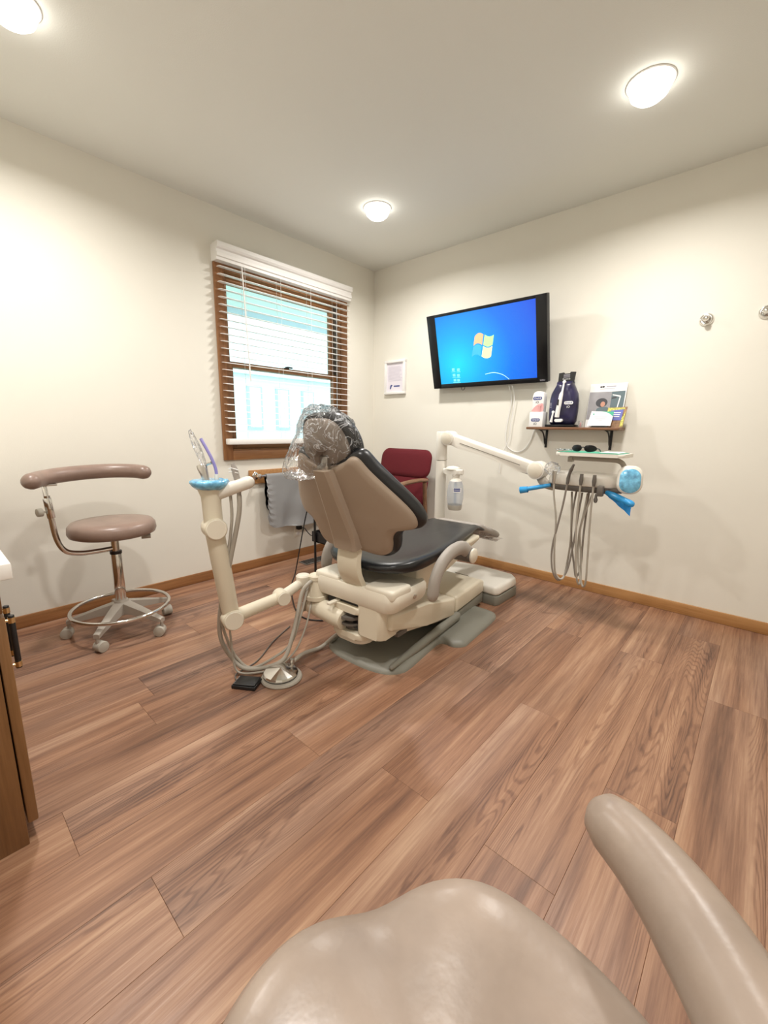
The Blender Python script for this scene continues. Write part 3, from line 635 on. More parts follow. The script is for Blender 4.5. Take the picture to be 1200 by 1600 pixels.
bm = B(); lathe(bm, (bx_, by_, 0.577), (0, 0, -1), [(0.048, 0), (0.047, 0.02), (0.042, 0.034), (0.0, 0.036)], 28); finish('bottle_base', bm, 'tube_gray', bo)
bm = B(); cyl(bm, (bx_, by_, 0.585), (bx_, by_, 0.74), 0.009, None, 10); finish('dip_tube', bm, 'water_blue', bo)
bm = B()
for i in range(6):
    pass
vs = []
for zz in (0.665, 0.695):
    vs.append([bm.verts.new((bx_+0.0545*math.cos(t), by_+0.0545*math.sin(t), zz)) for t in [math.radians(-75+60*j/6) for j in range(7)]])
for j in range(6): bm.faces.new((vs[0][j], vs[0][j+1], vs[1][j+1], vs[1][j]))
lb = finish('bottle_label', bm, 'paper', bo)
for zz in (0.672, 0.684):
    bm = B(); v2 = []
    for z2 in (zz, zz+0.008): v2.append([bm.verts.new((bx_+0.0552*math.cos(t), by_+0.0552*math.sin(t), z2)) for t in [math.radians(-70+46*j/6) for j in range(7)]])
    for j in range(6): bm.faces.new((v2[0][j], v2[0][j+1], v2[1][j+1], v2[1][j]))
    finish('label_band', bm, 'navy_print', lb)
# flex arm
A0 = Vector((1.232, -0.55, 1.012)); A1 = Vector((1.835, -0.52, 0.842)); ad = (A1-A0).normalized(); an = Vector((0, -1, 0)); au = ad.cross(an)*-1
am = lambda a, b, h: A0+ad*a+au*b+an*h
L_ = (A1-A0).length
bm = B(); prism(bm, [(0.0, -0.034), (0.10, -0.040), (0.20, -0.030), (L_-0.16, -0.033), (L_-0.1, -0.042), (L_, -0.042), (L_, 0.036), (0, 0.036)], am, -0.036, 0.036, 0.014, 3); fa = finish('flex_arm', bm, 'unit_white', du)
bm = B(); rbox(bm, (0.10, -0.004, 0.036), (L_-0.1, 0.0, 0.0375), 0, M=Matrix(((ad.x, au.x, an.x, A0.x), (ad.y, au.y, an.y, A0.y), (ad.z, au.z, an.z, A0.z), (0, 0, 0, 1)))); finish('arm_seam', bm, 'tube_dark', fa)
for p, r_ in ((A0, 0.047), (A1, 0.052)):
    bm = B(); cyl(bm, p+Vector((0, 0.040, 0)), p+Vector((0, -0.046, 0)), r_, None, 32, 0.006); kn = finish('arm_knuckle', bm, 'unit_white', fa)
    bm = B(); lathe(bm, p+Vector((0, -0.046, 0)), (0, -1, 0), [(r_*0.82, 0), (r_*0.82, 0.003), (r_*0.76, 0.005), (0, 0.005)], 28); finish('knuckle_cap', bm, 'cream_light', kn)
bm = B(); cyl(bm, (1.171, -0.55, 1.012), A0, 0.03); finish('post_elbow', bm, 'unit_white', du)
bm = B(); tube(bm, crom([A1+Vector((0.01, 0, -0.02)), (1.86, -0.52, 0.79), (1.885, -0.52, 0.765), (1.93, -0.51, 0.755)], 4), 0.026, 16); finish('arm_neck', bm, 'tube_gray', du)
# control head
hx = math.radians(-4)
hm = lambda a, b, h: Vector((1.905+a, -0.455-b+0.05*a, 0.800+h+0.0*a))
hp_ = crom([(0, 0.0, 0), (0.0, 0.06, 0), (0.03, 0.11, 0), (0.18, 0.125, 0), (0.33, 0.115, 0), (0.365, 0.07, 0), (0.365, 0.0, 0), (0.18, -0.03, 0)], 4, True)
bm = B(); pillow(bm, [(p.x, p.y) for p in hp_], (0.18, 0.05), [(0, 0.048), (0.6, 0.047), (0.88, 0.042), (0.96, 0.030), (1.0, 0.005), (0.99, -0.018), (0.95, -0.024), (0, -0.024)], hm); hd = finish('control_head', bm, 'unit_white', du, angle=80)
bm = B(); pillow(bm, [(0.18+(p.x-0.18)*0.92, 0.05+(p.y-0.05)*0.92) for p in hp_], (0.18, 0.05), [(0, -0.020), (0.95, -0.020), (1.0, -0.026), (0.98, -0.05), (0.9, -0.056), (0, -0.056)], hm); finish('holder_bar', bm, 'dark_gray', du, angle=60)
# hoses hanging in loops: each one its own part
YF = -0.595; YB = -0.50
hoses = [
 [(1.925, YF, 0.80), (1.933, YF, 0.72), (1.954, YF, 0.605), (1.960, YF, 0.49), (1.962, YF, 0.42), (1.975, YF+.01, 0.30), (1.995, YF+.02, 0.255), (2.02, YF+.03, 0.245), (2.035, YF+.06, 0.27), (2.045, YB, 0.35), (2.05, YB, 0.47), (2.04, YB, 0.62), (2.03, YB, 0.745)],
 [(1.998, YF, 0.80), (1.986, YF, 0.684), (1.966, YF, 0.549), (1.951, YF, 0.45), (1.951, YF, 0.36), (1.968, YF, 0.28), (2.005, YF+.03, 0.235), (2.045, YB-.03, 0.29), (2.066, YB, 0.434), (2.077, YB, 0.622), (2.086, YB, 0.745)],
 [(2.068, YF, 0.80), (2.065, YF, 0.712), (2.067, YF, 0.584), (2.074, YF, 0.473), (2.085, YF, 0.36), (2.10, YF+.01, 0.27), (2.115, YF+.03, 0.238), (2.122, YF+.06, 0.27), (2.112, YB, 0.40), (2.095, YB, 0.52), (2.105, YB, 0.63), (2.115, YB, 0.745)],
 [(2.133, YF, 0.80), (2.132, YF, 0.70), (2.136, YF, 0.56), (2.142, YF, 0.40), (2.146, YF, 0.28), (2.14, YF+.02, 0.235), (2.127, YF+.04, 0.25), (2.10, YB-.02, 0.36), (2.092, YB, 0.47), (2.10, YB, 0.58), (2.14, YB, 0.745)]]
for i, hpts in enumerate(hoses):
    hpts = [(p[0]+0.034*min(1, max(0, (YB-p[1])/(YB-YF))), p[1], p[2]-0.012) for p in hpts]
    bm = B(); tube(bm, crom(hpts, 6), 0.0055, 8); finish('instrument_hose', bm, 'tube_gray' if i != 1 else 'tube_dark', du)
bm = B(); tube(bm, crom([(2.055, YB, 0.745), (2.045, YB, 0.60), (2.055, YB, 0.45), (2.085, YB, 0.30), (2.10, YB, 0.245), (2.11, YB+.03, 0.30), (2.105, YB+.04, 0.5), (2.11, YB+.04, 0.745)], 6), 0.0055, 8); finish('instrument_hose', bm, 'tube_dark', du)
# handpiece ends resting in the holder
for (x_, zt) in ((2.102, 0.845), (2.167, 0.845)):
    bm = B(); tube(bm, [(x_, YF, 0.785), (x_, YF, 0.81), (x_, YF, 0.838), (x_, YF, zt)], [0.007, 0.011, 0.009, 0.009], 12); finish('hose_end', bm, 'dark_gray', du)
bm = B(); tube(bm, [(2.032, YF, 0.785), (2.034, YF, 0.815), (2.038, YF, 0.840), (2.046, YF-.005, 0.862), (2.060, YF-.01, 0.895)], [0.008, 0.010, 0.008, 0.0095, 0.006], 12); finish('scaler_handpiece', bm, 'dark_gray', du)
bm = B(); tube(bm, [(1.957, YF, 0.78), (1.958, YF, 0.82), (1.958, YF, 0.850)], [0.008, 0.011, 0.012], 12); finish('syringe_handpiece', bm, 'brushed', du)
bm = B(); rbox(bm, (2.185, -0.60, 0.735), (2.215, -0.57, 0.79), 0.005); finish('holder_clip', bm, 'dark_gray', du)
bm = B(); lathe(bm, (2.18, -0.58, 0.745), (0, 0, -1), [(0.006, 0), (0.007, 0.02), (0.011, 0.03), (0.008, 0.045), (0, 0.05)], 12); finish('drip_knob', bm, 'dark_gray', du)
bm = B(); bmesh.ops.create_icosphere(bm, subdivisions=4, radius=1.0)
for v in bm.verts:
    c = v.co.copy(); r = 1+0.22*noise.noise(c*2.4)+0.08*noise.noise(c*7)
    v.co = Vector((1.935+c.x*0.042*r, -0.575+c.y*0.03*r, 0.862+c.z*0.036*r))
finish('clear_sleeve', bm, 'film', du, angle=80)
# tray with bent arm
bm = B(); prism(bm, rrect(0.345, 0.22, 0.03, 2.122, -0.49), lambda a, b, h: Vector((a, b, h)), 0.938, 0.956, 0.005); tr = finish('instrument_tray', bm, 'unit_white', du)
bm = B(); tube(bm, crom([(2.00, -0.50, 0.922), (2.06, -0.50, 0.922), (2.18, -0.50, 0.922), (2.25, -0.50, 0.918), (2.278, -0.50, 0.89), (2.284, -0.50, 0.84), (2.26, -0.49, 0.80)], 5), 0.013, 12, sy=1.0); finish('tray_arm', bm, 'tube_gray', du)
bm = B(); rbox(bm, (1.995, -0.52, 0.900), (2.02, -0.48, 0.930), 0.003); finish('arm_stop', bm, 'tube_gray', du)
# round touch handle in its blue film cover
kx = Vector((2.322, -0.555, 0.830)); kn_ = Vector((0.35, -0.92, 0.12)).normalized(); ka = Vector((kn_.y*-1, kn_.x, 0)).normalized(); ka = Vector((0.93, 0.36, 0)).normalized(); kb = kn_.cross(ka)*-1
kb = ka.cross(kn_)*-1
if kb.z < 0: kb = -kb
bm = B(); pillow(bm, rrect(0.118, 0.145, 0.05, 0, 0, 6), (0, 0), [(0, 0.018), (0.6, 0.018), (0.9, 0.014), (1, 0.002), (0.96, -0.010), (0, -0.012)], plane_map(kx, ka, kb, kn_)); pad = finish('touch_pad', bm, 'unit_white', du, angle=80)
bm = B(); pillow(bm, rrect(0.100, 0.125, 0.045, 0, -0.004, 6), (0, 0), [(0, 0.024), (0.5, 0.024), (0.85, 0.0215), (1, 0.013), (0.9, 0.011), (0, 0.011)], plane_map(kx, ka, kb, kn_)); finish('pad_film', bm, 'blue_cup', pad, angle=80)
bm = B(); tube(bm, [(2.24, -0.535, 0.765), (2.285, -0.55, 0.768), (2.31, -0.55, 0.79)], 0.014, 10, round_cap=True); finish('pad_stalk', bm, 'dark_gray', du)
# handles in blue sleeves
bm = B(); tube(bm, [(2.225, -0.545, 0.752), (2.26, -0.555, 0.742), (2.345, -0.575, 0.712)], [0.014, 0.017, 0.018], 14, round_cap=True); hb = finish('brake_handle', bm, 'blue_film', du)
bm = B(); rows = []
for i in range(9):
    t = i/8; top = Vector((2.225, -0.555, 0.752)).lerp(Vector((2.352, -0.592, 0.712)), t); dep = 0.012+0.048*t
    rows.append([bm.verts.new(top+Vector((0.0, 0.006*math.sin(5*t*3+j), -dep*j/3))) for j in range(4)])
for r1, r2 in zip(rows, rows[1:]):
    for j in range(3): bm.faces.new((r1[j], r1[j+1], r2[j+1], r2[j]))
bmesh.ops.solidify(bm, geom=bm.faces[:], thickness=0.001); finish('loose_sleeve', bm, 'blue_film', hb)
bm = B(); tube(bm, [(1.925, -0.545, 0.765), (1.88, -0.55, 0.752), (1.765, -0.57, 0.722)], [0.013, 0.016, 0.017], 14, sy=0.8); hb2 = finish('brake_handle', bm, 'blue_film', du)
bm = B(); tube(bm, [(1.80, -0.566, 0.728), (1.757, -0.572, 0.720)], [0.0185, 0.021], 14, cap=False); finish('sleeve_end', bm, 'blue_film', hb2)

# things lying on the tray
bm = B(); rbox(bm, (1.965, -0.592, 0.9568), (2.275, -0.40, 0.9584)); o = finish('tray_sheet', bm, 'green_paper', None, smooth=False); tag(o, 'green and clear wrapped paper sheet lying on the instrument tray', 'paper')
bm = B(); pillow(bm, rrect(0.10, 0.15, 0.01, 2.215, -0.50), (2.215, -0.50), [(0, 0.9645), (0.8, 0.9635), (1, 0.961), (0.97, 0.9590), (0, 0.9590)], lambda a, b, h: Vector((a, b, h+(0.002*math.sin(a*160)*math.cos(b*130) if h > 0.96 else 0)))); o = finish('wrapped_instrument_pouch', bm, 'paper', None); tag(o, 'white and blue wrapped pouch at the right of the instrument tray', 'pouch')
bm = B(); bmesh.ops.create_grid(bm, x_segments=18, y_segments=6, size=0.5)
for v in bm.verts: v.co = Vector((1.993+v.co.x*0.09, -0.555+v.co.y*0.09, 0.9700+0.006*noise.noise(v.co*7)+0.004*noise.noise(v.co*17)))
bmesh.ops.solidify(bm, geom=bm.faces[:], thickness=0.0006); o = finish('clear_wrap', bm, 'film', None); tag(o, 'crinkled clear plastic wrap at the left end of the instrument tray', 'plastic wrap')
sg = thing('sunglasses', (2.09, -0.56, 0.959), 'dark wraparound safety glasses lying on the instrument tray', 'glasses')
for s in (-1, 1):
    ol = [(p.x, p.y) for p in crom([(0.006*s, 0.012, 0), (0.012*s, 0.030, 0), (0.035*s, 0.034, 0), (0.058*s, 0.026, 0), (0.063*s, 0.010, 0), (0.050*s, 0.0, 0), (0.022*s, -0.002, 0)], 4, True)]
    bm = B(); pillow(bm, ol, (0.035*s, 0.016), [(0, 0.004), (0.7, 0.003), (1, 0), (0.9, -0.003), (0, -0.003)], lambda a, b, h: Vector((2.088+a, -0.575+h*-1+6*a*a, 0.964+b))); finish('lens', bm, 'black_gloss', sg)
    bm = B(); tube(bm, crom([(2.088+0.062*s, -0.551, 0.980), (2.088+0.066*s, -0.52, 0.976), (2.088+0.06*s, -0.47, 0.964)], 4), 0.003, 8); finish('temple', bm, 'black', sg)
bm = B(); tube(bm, [(2.080, -0.575, 0.984), (2.088, -0.577, 0.987), (2.096, -0.575, 0.984)], 0.003, 8); finish('bridge', bm, 'black', sg)

# ------------------------------------------------------------------ assistant arm on the chair's rear
aa = thing('assistant_arm', (1.3, -1.95, 0.1), 'jointed cream assistant arm with blue-topped holder hinged behind the dental chair', 'dental unit')
cA = W(-0.03, -0.045, 0.205); cB = W(-0.03, -0.255, 0.222)
bm = B(); cyl(bm, cA, cB, 0.050, 0.048, 28, 0.006); finish('carrier_tube', bm, 'cream', aa)
bm = B(); cyl(bm, cB, cB+(cB-cA).normalized()*0.03, 0.048, 0.03, 24, 0.006); finish('tube_cap', bm, 'cream', aa)
pc = W(-0.03, -0.235, 0)
bm = B(); lathe(bm, pc+Z_*0.262, Z_, [(0.056, 0), (0.056, 0.018), (0.049, 0.020), (0.040, 0.055), (0.033, 0.092), (0.036, 0.094), (0.036, 0.112), (0.030, 0.118), (0, 0.119)], 28); finish('swivel_post', bm, 'cream', aa)
k1 = Vector((1.255, -1.800, 0.345)); k2 = Vector((1.262, -1.930, 0.307)); k3 = Vector((1.226, -2.157, 0.270))
bm = B(); cyl(bm, pc+Z_*0.345, k1, 0.020, None, 16); lathe(bm, k1-Z_*0.03, Z_, [(0.028, 0), (0.032, 0.02), (0.034, 0.045), (0.034, 0.058), (0.028, 0.064), (0, 0.065)], 24); finish('arm_link', bm, 'cream_light', aa)
bm = B(); cyl(bm, k1, k2, 0.022, 0.024, 18); finish('arm_link', bm, 'cream_light', aa)
def knuckle(p, axis, r_, hl, nm, par):
    axis = Vector(axis).normalized(); bm = B(); cyl(bm, p-axis*hl, p+axis*hl, r_, None, 30, 0.006); k_ = finish(nm, bm, 'cream', par)
    bm = B(); lathe(bm, p+axis*hl, axis, [(r_*0.9, 0), (r_*0.9, 0.002), (r_*0.85, 0.004), (0, 0.004)], 28); finish('knuckle_cap', bm, 'cream_light', k_)
AX = Vector((0.92, -0.25, 0.05))
knuckle(k2, (0.95, -0.2, 0), 0.034, 0.034, 'arm_knuckle', aa)
bm = B(); cyl(bm, k2, k3, 0.0265, 0.029, 20); finish('lower_arm', bm, 'cream', aa)
knuckle(k3, AX, 0.043, 0.045, 'arm_knuckle', aa)
k4 = Vector((1.236, -2.213, 0.672))
bm = B(); tube(bm, [k3, k3.lerp(k4, 0.3), k3.lerp(k4, 0.7), k4], [0.034, 0.036, 0.037, 0.036], 24); finish('upright_arm', bm, 'cream', aa)
knuckle(k4, AX, 0.043, 0.046, 'arm_knuckle', aa)
k5 = Vector((1.222, -2.212, 0.850))
bm = B(); tube(bm, [k4, k4.lerp(k5, 0.45), k4.lerp(k5, 0.7), k5-Z_*0.012], [0.036, 0.036, 0.037, 0.050], 24); finish('holder_neck', bm, 'cream', aa)
bm = B(); lathe(bm, k5-Z_*0.022, Z_, [(0.052, 0), (0.066, 0.014), (0.072, 0.026), (0.068, 0.034), (0.05, 0.036), (0.0, 0.034)], 40)
for v in bm.verts:
    d = noise.noise(v.co*60); v.co += Vector((0.005*d, 0.005*noise.noise(v.co*70+Vector((3, 3, 3))), 0.004*d))
finish('barrier_cap', bm, 'blue_cup', aa, angle=80)
bm = B(); tube(bm, [(1.232, -2.195, 0.805), (1.27, -2.15, 0.828), (1.315, -2.10, 0.852)], [0.026, 0.026, 0.025], 20, round_cap=True); finish('holder_crossbar', bm, 'unit_white', aa)
bm = B(); tube(bm, [(1.222, -2.225, 0.855), (1.217, -2.228, 0.885), (1.210, -2.232, 0.910), (1.206, -2.235, 0.922)], [0.012, 0.015, 0.019, 0.016], 16); tube(bm, [(1.212, -2.23, 0.913), (1.222, -2.215, 0.925), (1.232, -2.205, 0.929)], 0.006, 8); sy = finish('air_water_syringe', bm, 'brushed', aa)
bm = B(); tube(bm, crom([(1.238, -2.19, 0.86), (1.238, -2.192, 0.905), (1.228, -2.205, 0.955), (1.200, -2.225, 1.02)], 5), 0.006, 10); tip = finish('suction_tip', bm, 'purple_tip', aa)
bm = B(); cyl(bm, (1.238, -2.19, 0.855), (1.238, -2.191, 0.885), 0.010, 0.007, 12); finish('tip_adapter', bm, 'unit_white', tip)
bm = B(); bmesh.ops.create_icosphere(bm, subdivisions=4, radius=1.0)
for v in bm.verts:
    c = v.co.copy(); r = 1+0.15*noise.noise(c*3)
    v.co = Vector((1.190-0.032*c.z+c.x*0.022*r, -2.235-0.012*c.z+c.y*0.012*r, 0.980+c.z*0.072*r))
finish('clear_sleeve', bm, 'film_pale', aa, angle=80)
bm = B(); tube(bm, [(1.285, -2.125, 0.80), (1.283, -2.128, 0.86), (1.278, -2.135, 0.90), (1.274, -2.14, 0.925)], [0.009, 0.013, 0.014, 0.008], 12, sx=1.0, sy=0.7); finish('suction_valve', bm, 'arm_gray', aa)
for z_ in (0.892, 0.905):
    bm = B(); tube(bm, [(1.262, -2.15, z_), (1.278, -2.148, z_+0.004), (1.295, -2.13, z_-0.004)], 0.002, 6); finish('valve_tie', bm, 'white', aa)
hl = [([(1.285, -2.125, 0.80), (1.283, -2.13, 0.72), (1.258, -2.16, 0.55), (1.235, -2.18, 0.42), (1.19, -2.19, 0.28), (1.165, -2.18, 0.16), (1.185, -2.15, 0.07), (1.235, -2.12, 0.022), (1.29, -2.06, 0.018), (1.335, -1.98, 0.045), (1.335, -1.93, 0.13), (1.318, -1.88, 0.24), (1.305, -1.845, 0.315), (1.310, -1.81, 0.352), (1.295, -1.77, 0.35)], 0.0095),
      ([(1.262, -2.15, 0.80), (1.262, -2.15, 0.70), (1.250, -2.17, 0.55), (1.225, -2.19, 0.42), (1.195, -2.19, 0.28), (1.185, -2.16, 0.15), (1.205, -2.13, 0.06), (1.25, -2.09, 0.016), (1.30, -2.01, 0.05), (1.325, -1.93, 0.10), (1.325, -1.87, 0.22), (1.30, -1.81, 0.32), (1.27, -1.76, 0.34)], 0.0062),
      ([(1.228, -2.17, 0.235), (1.226, -2.165, 0.15), (1.225, -2.16, 0.07), (1.245, -2.15, 0.020), (1.29, -2.10, 0.012), (1.325, -2.02, 0.016), (1.345, -1.93, 0.06), (1.34, -1.86, 0.15), (1.31, -1.80, 0.24), (1.275, -1.76, 0.27)], 0.0045)]
for pts_, r_ in hl:
    bm = B(); tube(bm, crom(pts_, 6), r_, 10); finish('suction_hose', bm, 'tube_gray', aa)
bm = B(); rbox(bm, (1.235, -1.80, 0.24), (1.262, -1.775, 0.31), 0.003); rbox(bm, (1.242, -1.805, 0.19), (1.256, -1.78, 0.235), 0.002); finish('valve_block', bm, 'brushed', aa)

# ------------------------------------------------------------------ foot controls
fc = thing('foot_control', (1.404, -2.03, 0), 'round chrome foot control with faceted dome and grey tube on the floor', 'foot pedal')
bm = B(); lathe(bm, (1.392, -2.03, 0), Z_, [(0.085, 0), (0.088, 0.006), (0.084, 0.012), (0.0, 0.012)], 48); finish('rubber_base', bm, 'tube_gray', fc)
bm = B(); lathe(bm, (1.385, -2.03, 0.013), Z_, [(0.066, 0), (0.073, 0.004), (0.075, 0.010), (0.070, 0.016), (0.0, 0.034)], 18); finish('dome', bm, 'chrome', fc, angle=5)
bm = B(); lathe(bm, (1.385, -2.03, 0.010), Z_, [(0.070, 0), (0.072, 0.004), (0.066, 0.006)], 40); finish('shadow_gap', bm, 'black', fc)
bm = B(); cyl(bm, (1.362, -1.952, 0.012), (1.362, -1.952, 0.046), 0.010, None, 14, 0.002); finish('fitting', bm, 'brushed', fc)
bm = B(); cyl(bm, (1.318, -1.985, 0.012), (1.318, -1.985, 0.036), 0.007, None, 12, 0.002); finish('fitting', bm, 'brushed', fc)
bm = B(); tube(bm, crom([(1.362, -1.95, 0.030), (1.350, -1.90, 0.034), (1.333, -1.845, 0.024), (1.33, -1.76, 0.014), (1.345, -1.68, 0.05), (1.385, -1.62, 0.09)], 6), 0.0095, 10); finish('control_tube', bm, 'tube_gray', fc)
bp_ = thing('black_foot_pedal', (1.334, -2.165, 0), 'small flat black foot pedal with white label beside chrome foot control', 'foot pedal')
Mr = Matrix.Translation((1.330, -2.160, 0)) @ Matrix.Rotation(math.radians(33), 4, 'Z')
bm = B(); rbox(bm, (-0.052, -0.036, 0.0), (0.052, 0.036, 0.016), 0.003, M=Mr); finish('body', bm, 'black', bp_)
bm = B(); rbox(bm, (-0.046, -0.033, 0.017), (0.050, 0.033, 0.023), 0.003, M=Mr @ Matrix.Rotation(math.radians(-2), 4, 'Y')); finish('treadle', bm, 'black', bp_)
bm = B(); rbox(bm, (-0.044, -0.028, 0.0215), (-0.022, 0.028, 0.0228), 0, M=Mr @ Matrix.Rotation(math.radians(-2), 4, 'Y')); finish('label_strip', bm, 'paper', bp_)
bm = B(); tube(bm, crom([(1.278, -2.178, 0.009), (1.23, -2.15, 0.006), (1.20, -2.03, 0.005), (1.10, -1.88, 0.005), (1.02, -1.72, 0.005)], 6), 0.003, 8); finish('cord', bm, 'dark_gray', bp_)
# ------------------------------------------------------------------ television
def screen_material():
    mt, n, b = nt('screen'); L = n.links.new; N = n.nodes.new
    tc = N('ShaderNodeTexCoord'); sp = N('ShaderNodeSeparateXYZ'); L(tc.outputs['Object'], sp.inputs[0])
    def dist(cx, cz, sx, sz):
        a = N('ShaderNodeCombineXYZ'); 
        m1 = N('ShaderNodeMath'); m1.operation = 'MULTIPLY_ADD'; m1.inputs[1].default_value = 1/sx; m1.inputs[2].default_value = -cx/sx; L(sp.outputs[0], m1.inputs[0])
        m2 = N('ShaderNodeMath'); m2.operation = 'MULTIPLY_ADD'; m2.inputs[1].default_value = 1/sz; m2.inputs[2].default_value = -cz/sz; L(sp.outputs[2], m2.inputs[0])
        L(m1.outputs[0], a.inputs[0]); L(m2.outputs[0], a.inputs[1])
        ln = N('ShaderNodeVectorMath'); ln.operation = 'LENGTH'; L(a.outputs[0], ln.inputs[0]); return ln.outputs['Value']
    rp = N('ShaderNodeValToRGB'); e = rp.color_ramp.elements; e[0].position = 0; e[0].color = (0.0, 0.85, 1.0, 1); e[1].position = 1.0; e[1].color = (0.012, 0.055, 0.80, 1)
    x = e.new(0.25); x.color = (0.0, 0.50, 1.0, 1); x = e.new(0.55); x.color = (0.0, 0.22, 0.98, 1)
    L(dist(-0.22, 0.17, 0.80, 0.74), rp.inputs[0])
    L(rp.outputs[0], b.inputs['Emission Color']); b.inputs['Emission Strength'].default_value = 1.0; b.inputs['Base Color'].default_value = (0.01, 0.01, 0.012, 1); b.inputs['Roughness'].default_value = 0.25
    MATS['screen'] = mt
screen_material()
for nm, c in (('flag_red', (0.88, 0.36, 0.20)), ('flag_green', (0.36, 0.78, 0.26)), ('flag_blue', (0.04, 0.33, 0.80)), ('flag_yellow', (0.95, 0.88, 0.34)), ('flag_glow', (0.55, 0.85, 1.0)), ('icon', (0.14, 0.52, 0.86)), ('arc', (0.45, 0.80, 1.0))):
    emit(nm, c, 0.95)
TP = Vector((1.212, -0.08, 1.388)); TA = X_; TU = Vector((0, -0.135, 0.521)).normalized(); TN = TA.cross(TU)   # TN faces the room
tvm = plane_map(TP, TA, TU, TN)
tv = thing('television', (1.212, -0.08, 1.388), 'black flat television tilted down on the wall showing a blue desktop', 'television')
def tbox(name, a0, a1, b0, b1, h0, h1, mt, r=0.003, parent=tv):
    bm = B(); prism(bm, [(a0, b0), (a1, b0), (a1, b1), (a0, b1)], tvm, h0, h1, r); return finish(name, bm, mt, parent)
tbox('housing', -0.46, 0.46, 0.0, 0.536, -0.045, -0.004, 'black')
tbox('bezel', -0.46, -0.388, 0.0, 0.536, -0.006, 0.0, 'black_gloss', 0.001); tbox('bezel', 0.388, 0.46, 0.0, 0.536, -0.006, 0.0, 'black_gloss', 0.001)
tbox('bezel', -0.388, 0.388, 0.517, 0.536, -0.006, 0.0, 'black_gloss', 0.001); tbox('bezel', -0.388, 0.388, 0.0, 0.032, -0.006, 0.0, 'black_gloss', 0.001)
sc_ = tbox('screen', -0.3875, 0.3875, 0.0325, 0.5165, -0.006, -0.003, 'screen', 0)
def wav(p, q, amp, n=6):
    out = []
    for i in range(n):
        t = i/n; out.append((p[0]+(q[0]-p[0])*t, p[1]+(q[1]-p[1])*t+amp*math.sin(t*PI)))
    return out
def flagpane(nm, tl, tr_, br, bl_, at, ab, mt):
    poly = wav(bl_, br, ab) + [br] + [tr_] + list(reversed(wav(tl, tr_, at)))[:-1] + [tl]
    bm = B(); prism(bm, poly, tvm, -0.0028, -0.0022); finish(nm, bm, mt, sc_, smooth=False)
flagpane('logo_pane', (-0.060, 0.348), (0.008, 0.352), (-0.008, 0.285), (-0.076, 0.286), 0.016, 0.014, 'flag_red')
flagpane('logo_pane', (0.018, 0.350), (0.088, 0.340), (0.074, 0.276), (0.002, 0.283), -0.012, -0.012, 'flag_green')
flagpane('logo_pane', (-0.079, 0.279), (-0.010, 0.277), (-0.025, 0.209), (-0.097, 0.212), 0.014, 0.014, 'flag_blue')
flagpane('logo_pane', (0.000, 0.275), (0.072, 0.268), (0.056, 0.199), (-0.016, 0.207), -0.012, -0.012, 'flag_yellow')
for i, (a_, b_) in enumerate(((-0.265, 0.135), (-0.22, 0.131), (-0.262, 0.094), (-0.224, 0.09), (-0.258, 0.056), (-0.226, 0.053))):
    bm = B(); prism(bm, rrect(0.024, 0.020, 0.004, a_, b_, 2), tvm, -0.0028, -0.0022); finish('desktop_icon', bm, 'icon', sc_, smooth=False)
    bm = B(); prism(bm, rect(0.034, 0.004, a_, b_-0.016), tvm, -0.0028, -0.0022); finish('icon_caption', bm, 'icon', sc_, smooth=False)
ap = crom([(0.003, 0.082, 0), (0.045, 0.088, 0), (0.084, 0.087, 0), (0.143, 0.068, 0), (0.188, 0.034, 0)], 5)
bm = B(); prism(bm, [(p.x, p.y+0.0018) for p in ap] + [(p.x, p.y-0.0018) for p in reversed(ap)], tvm, -0.0028, -0.0022); finish('wallpaper_arc', bm, 'arc', sc_, smooth=False)
lettering('maker_mark', 'VIZIO', 0.014, tvm(0.425, 0.014, 0.0004), TA, TU, 'ink_gray', tv)
bm = B(); rbox(bm, (1.10, -0.012, 1.50), (1.32, 0.0, 1.78), 0.003); finish('mount_plate', bm, 'black', tv)
bm = B(); rbox(bm, (1.13, -0.075, 1.56), (1.16, -0.01, 1.74), 0.003); finish('mount_arm', bm, 'black', tv)
bm = B(); rbox(bm, (1.26, -0.075, 1.56), (1.29, -0.01, 1.74), 0.003); finish('mount_arm', bm, 'black', tv)
bm = B(); rbox(bm, (1.13, -0.105, 1.62), (1.29, -0.07, 1.66), 0.003); finish('mount_crossbar', bm, 'black', tv)
bm = B(); tube(bm, crom([(1.005, -0.075, 1.392), (1.008, -0.075, 1.375), (1.02, -0.075, 1.368), (1.032, -0.075, 1.376), (1.034, -0.075, 1.392)], 4), 0.0022, 6); finish('cable_loop', bm, 'black', tv)
for pts_, nm, lab in (([(1.385, -0.06, 1.383), (1.388, -0.02, 1.33), (1.388, -0.006, 1.26), (1.372, -0.006, 1.15), (1.363, -0.006, 1.05), (1.372, -0.006, 0.97), (1.41, -0.006, 0.93), (1.46, -0.006, 0.915), (1.51, -0.006, 0.935), (1.55, -0.006, 0.99), (1.575, -0.006, 1.07), (1.59, -0.01, 1.10)], 'white_power_cord', 'white cord looping from the television down and up to the shelf'),
                       ([(1.41, -0.06, 1.383), (1.415, -0.024, 1.32), (1.412, -0.014, 1.22), (1.40, -0.014, 1.12), (1.39, -0.014, 1.0), (1.345, -0.014, 0.88), (1.33, -0.008, 0.75)], 'white_signal_cable', 'white cable hanging straight down the wall below the television')):
    bm = B(); tube(bm, crom(pts_, 6), 0.0028, 8); tag(finish(nm, bm, 'white'), lab, 'cord')

